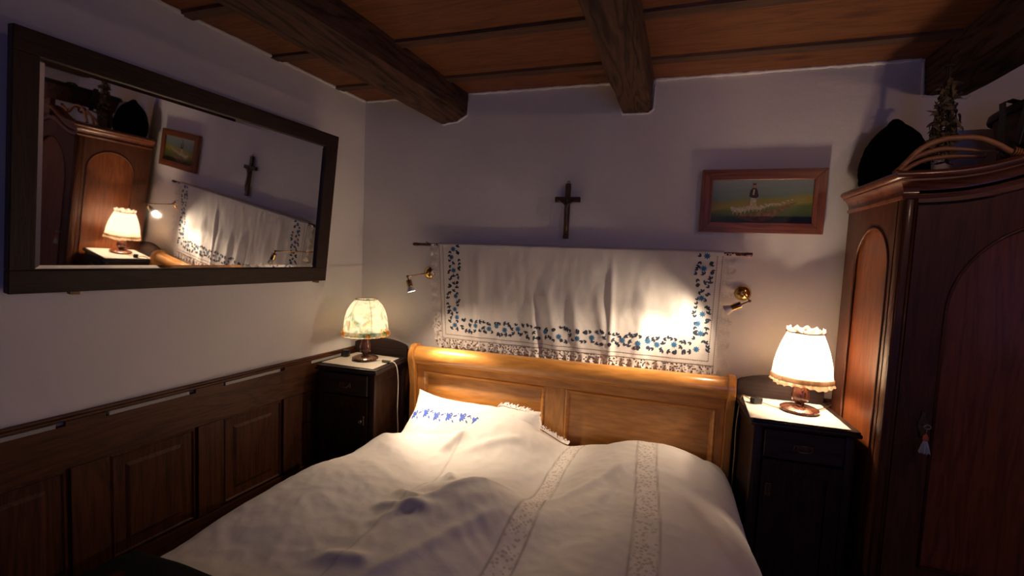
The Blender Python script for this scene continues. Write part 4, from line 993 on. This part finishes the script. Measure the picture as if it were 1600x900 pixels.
AR = arch(3.118, 3.822, .40, 1.43, .365, 40)
outer = [(DX0, .12), (DX1, .12)] + [(x, ztop(x) - .006) for x in reversed(xs)]
bm = bmesh.new(); plate_hole(bm, outer, AR, lambda u, v, d: Vector((u, d, v)), WY0 + .002, WY0 + .026); door = wp('door', bm, 'ward')
bm = bmesh.new(); tube(bm, [Vector((p[0], WY0 + .002, p[1])) for p in AR] + [Vector((AR[0][0], WY0 + .002, AR[0][1]))], .006, 8); wp('arch_moulding', bm, 'ward', door, True)
bm = bmesh.new(); box(bm, (3.10, WY0 + .016, .38), (3.84, WY0 + .024, 1.81)); wp('door_panel', bm, 'ward_panel', door)
# escutcheon, drop handle, key with tassel
kx = 3.083
bm = bmesh.new(); prism(bm, [(kx + .013 * math.cos(a) * (1 + .35 * math.cos(4 * a)), .985 + .055 * math.sin(a) * (1 + .12 * math.cos(6 * a))) for a in [2 * PI * k / 40 for k in range(40)]], lambda u, v, d: Vector((u, d, v)), WY0 - .003, WY0 + .003); wp('lock_plate', bm, 'oldbrass', door)
bm = bmesh.new(); tube(bm, [(kx, WY0, .985), (kx, WY0 - .03, .985)], .0032, 8); tube(bm, [(kx + .011 * math.cos(a), WY0 - .036, .985 + .008 * math.sin(a)) for a in [2 * PI * k / 16 for k in range(17)]], .0025, 6)
tube(bm, [(kx, WY0 - .036, .977), (kx - .003, WY0 - .038, .955)], .0012, 5); key = wp('key', bm, 'steel', door, True)
bm = bmesh.new(); solid_lathe(bm, [(.002, .958), (.006, .952), (.009, .944), (.009, .934), (.006, .930)], 14, Matrix.Translation((kx - .003, WY0 - .038, 0))); k = wp('tassel_knot', bm, 'tasselcap', door, True); k['label'] = 'orange knot of the key tassel'
bm = bmesh.new()
for i in range(46):
    a = 2 * PI * i * .618; rr = (i / 46) ** .5; tube(bm, [(kx - .003 + .004 * rr * math.cos(a), WY0 - .038 + .004 * rr * math.sin(a), .934), (kx - .003 + .012 * rr * math.cos(a), WY0 - .038 + .009 * rr * math.sin(a), .912), (kx - .003 + .020 * rr * math.cos(a), WY0 - .038 + .013 * rr * math.sin(a), .882 + .003 * math.sin(i * 7))], .0013, 4)
k = wp('tassel', bm, 'tassel', door); k['label'] = 'pale grey blue fringe of the key tassel'; k['kind'] = 'stuff'
# cornice swept round three sides
cprof = [(-.004, 1.866), (.006, 1.868), (.010, 1.880), (.004, 1.886), (.004, 1.898), (.012, 1.918), (.022, 1.930), (.030, 1.934), (.030, 1.940), (.036, 1.944), (.043, 1.952), (.043, 1.962), (.036, 1.971), (.022, 1.974), (-.03, 1.974)]
path = [(WX0, WY1, -1, 0), (WX0, -.3, -1, 0), (WX0, WY0, -1, -1)] + [(WX0 + (WX1 - WX0) * k / 60, WY0, 0, -1) for k in range(1, 60)] + [(WX1, WY0, 1, -1), (WX1, -.3, 1, 0), (WX1, WY1, 1, 0)]
bm = bmesh.new(); V = []
for i, (x, y, ox, oy) in enumerate(path):
    b = bell(x) if 2 < i < len(path) - 3 else 0
    V.append([bm.verts.new((x + ox * o_, y + oy * o_, z + b)) for o_, z in cprof])
for A, B in zip(V, V[1:]):
    for k in range(len(cprof) - 1): bm.faces.new((A[k], A[k + 1], B[k + 1], B[k]))
wp('cornice', bm, 'ward_x', ward, math.radians(50))
bm = bmesh.new(); xs = [WX0 + (WX1 - WX0) * k / 40 for k in range(41)]
prism(bm, [(x, 1.88) for x in xs] + [(x, 1.972 + bell(x)) for x in reversed(xs)], lambda u, v, d: Vector((u, d, v)), WY0 + .02, WY0 + .04); wp('cornice_back', bm, 'ward_x')
bm = bmesh.new(); box(bm, (WX0 + .004, WY0 + .03, 1.88), (WX1 - .004, WY1, 1.970)); wp('top_board', bm, 'ward_y')
bm = bmesh.new(); box(bm, (WX0 - .015, WY0 - .015, 0), (WX1 + .015, WY1, .085), .006); wp('plinth', bm, 'ward_x')

# ---- things on the wardrobe
HT = Vector((3.062, -.185, 1.972))
def hatp(a, t):
    prof = [(0.120, 0), (.128, .03), (.132, .08), (.127, .13), (.112, .185), (.088, .235), (.058, .27), (.034, .290), (.024, .305), (.012, .316), (.001, .319)]
    s = t * (len(prof) - 1); i = min(int(s), len(prof) - 2); f = s - i; r = prof[i][0] * (1 - f) + prof[i + 1][0] * f; z = prof[i][1] * (1 - f) + prof[i + 1][1] * f
    r *= 1 + .035 * nz(math.cos(a) * 9, math.sin(a) * 9, z * 60) + .05 * nz(math.cos(a) * 2, math.sin(a) * 2, z * 8)
    return Vector((r * math.cos(a) - .10 * t * t * .15, r * math.sin(a), z))
bm = bmesh.new(); grid(bm, 130, 60, lambda u, v: hatp(2 * PI * u, v)); bmesh.ops.remove_doubles(bm, verts=bm.verts[:], dist=.0004)
o = obj('fur_hat', bm, M['hat'], None, True, HT); tag(o, 'tall black lambswool hat on the wardrobe corner', 'hat')
# bentwood rods
cane = thing('bent_wood_rods', 'peeled bent wood rods arching over the left end of the wardrobe top', 'rods', (3.15, -.45, 1.975))
CN = cane.location
for pts, rad in (([(2.94, -.55, 1.988), (2.965, -.55, 2.022), (3.008, -.55, 2.073), (3.067, -.55, 2.103), (3.126, -.55, 2.110), (3.185, -.55, 2.106), (3.245, -.548, 2.080), (3.294, -.545, 2.050), (3.34, -.545, 2.045), (3.46, -.543, 2.092)], .0105),
                 ([(2.945, -.50, 1.985), (2.965, -.50, 2.006), (3.001, -.50, 2.044), (3.082, -.50, 2.077), (3.153, -.50, 2.077), (3.264, -.50, 2.064)], [.010] * 25 + [.010 - .0004 * k for k in range(16)]),
                 ([(2.965, -.465, 1.984), (2.991, -.465, 2.004), (3.048, -.465, 2.040), (3.11, -.465, 2.054), (3.172, -.465, 2.057), (3.253, -.465, 2.057)], .009)):
    sp_ = smooth_path([Vector(p) - CN for p in pts], 8); rr = rad if not isinstance(rad, list) else [rad[min(i, len(rad) - 1)] for i in range(len(sp_))]
    bm = bmesh.new(); tube(bm, sp_, rr, 10); obj('rod', bm, M['cane'], cane, True)
bm = bmesh.new()
for k in range(6):
    c = Vector((3.292 + .007 * k, -.552, 2.052 - .002 * k)) - CN; tube(bm, [c + Vector((.004 * math.sin(a) , .014 * math.cos(a), .014 * math.sin(a))) for a in [2 * PI * j / 12 for j in range(13)]], .0028, 6)
obj('binding', bm, M['cane'], cane, True)
# wooden trough standing on two feet, lying front to back
TB = Vector((3.545, -.415, 1.972))
tub = thing('wooden_trough', 'long brown wooden trough with thick dark rim standing on the wardrobe top', 'trough', TB)
def oval(pr_, n=72):
    bm = bmesh.new(); rings = []
    for r, z in pr_:
        ring = []
        for k in range(n):
            a = 2 * PI * k / n; c, s_ = math.cos(a), math.sin(a); e = .62
            ring.append(bm.verts.new(((.165 + r) * math.copysign(abs(c) ** e, c), (.305 + r) * math.copysign(abs(s_) ** e, s_), z)))
        rings.append(ring)
    for A, B in zip(rings, rings[1:]):
        for k in range(n): bm.faces.new((A[k], A[(k + 1) % n], B[(k + 1) % n], B[k]))
    bm.faces.new(rings[0]); bm.faces.new(rings[-1]); return bm
obj('trough_body', oval([(-.045, .150), (-.03, .152), (.0, .28), (-.018, .28), (-.05, .175)]), M['tub'], tub, math.radians(40))
obj('rim', oval([(.001, .275), (.012, .275), (.016, .285), (.013, .306), (.004, .312), (-.012, .308), (-.018, .275)]), M['dark_x'], tub, math.radians(40))
for yy in (-.20, .22):
    obj('foot', bx((-.11, yy - .02, 0), (.11, yy + .02, .152), .003), M['tub'], tub)
bm = bmesh.new(); n = 18
sx = [(-.205, .12), (-.200, .20), (-.196, .27), (-.196, .315), (-.17, .326), (-.13, .318), (-.125, .25)]
for j in range(2):
    V = []
    for i, (x, z) in enumerate(sx): V.append([bm.verts.new((x - .003 * j, -.06 + yy + .01 * i * (1 if j else -1) + .09 * j, z + .002 * j)) for yy in (-.018, .018)])
    for A, B in zip(V, V[1:]): bm.faces.new((A[0], A[1], B[1], B[0]))
tube(bm, [(-.21, -.03 + .028 * math.cos(a), .11 + .022 * math.sin(a)) for a in [2 * PI * k / 14 for k in range(15)]], .005, 6)
o = obj('leather_strap', bm, M['black'], None, False, TB); tag(o, 'black leather strap hanging over the side of the wooden trough', 'strap')
m = o.modifiers.new('t', 'SOLIDIFY'); m.thickness = .004; m.offset = 1
# dried herbs hanging from the right beam
HB = Vector((3.150, -.365, 2.47))
herb = thing('dried_herb_bunch', 'bunch of dried leafy herbs hanging upside down beside the black hat', 'herbs', HB)
bm = bmesh.new(); tips = []
for i in range(12):
    a = 2 * PI * i / 12; r = .014 * random.random(); x1 = .062 * math.cos(a) * (.3 + random.random()); y1 = .032 * math.sin(a) * (.3 + random.random()); L = random.uniform(.30, .43)
    pts = [Vector((r * math.cos(a), r * math.sin(a), .0)), Vector((x1 * .2, y1 * .2, -L * .3)), Vector((x1 * .8, y1 * .8, -L * .7)), Vector((x1, y1, -L))]
    tube(bm, smooth_path(pts, 4), .0022, 5); tips.append(pts)
obj('stems', bm, M['stem'], herb, True)['kind'] = 'stuff'
bm = bmesh.new(); tube(bm, [(0, 0, 0), (.01, .01, .03), (.035, .015, .045)], .003, 6); tube(bm, [(.016 * math.cos(a), .016 * math.sin(a), -.02) for a in [2 * PI * k / 14 for k in range(15)]], .003, 6); obj('string', bm, M['stem'], herb)
lm = []
for q in range(4):
    bm = bmesh.new(); n = 5; L = [.036, .030, .042, .026][q]; W = [.008, .006, .008, .007][q]; rows = []
    for i in range(n + 1):
        t = i / n; wd = W * math.sin(PI * min(1, t * .9 + .08)) ; c = .012 * math.sin(t * 3 + q)
        rows.append([bm.verts.new((s * wd, c + .5 * wd * abs(s) + .003 * math.sin(5 * t + s), -L * t)) for s in (-1, 0, 1)])
    for A, B in zip(rows, rows[1:]):
        for k in range(2): bm.faces.new((A[k], A[k + 1], B[k + 1], B[k]))
    me = bpy.data.meshes.new('leaf'); bm.to_mesh(me); bm.free(); me.materials.append(M['leaf'])
    for p in me.polygons: p.use_smooth = True
    lm.append(me)
for i in range(230):
    pts = random.choice(tips); t = random.uniform(.28, 1); seg = min(2, int(t * 3)); f = t * 3 - seg; p = pts[seg].lerp(pts[min(seg + 1, 3)], min(f, 1))
    l = bpy.data.objects.new('leaf', lm[i % 4]); C.objects.link(l); l.parent = herb; l.location = p
    l.rotation_euler = (random.uniform(-1.3, 1.3), random.uniform(-1.3, 1.3), random.uniform(0, 6.3)); l.scale = [random.uniform(.8, 1.35)] * 3
bm = bmesh.new()
for k in range(9):
    c = Vector((random.uniform(-.02, .03), random.uniform(-.03, .0), random.uniform(-.42, -.37)))
    for q in range(5): a = q * 1.256; bm.faces.new([bm.verts.new(c + Vector((r_ * math.cos(a + d), .3 * r_ * math.sin(a + d), r_ * math.sin(a + d)))) for r_, d in ((.002, 0), (.010, -.4), (.013, 0), (.010, .4))])
k = obj('dried_flowers', bm, M['petal'], herb); k['kind'] = 'stuff'; k['label'] = 'small white dried flowers at the tip'
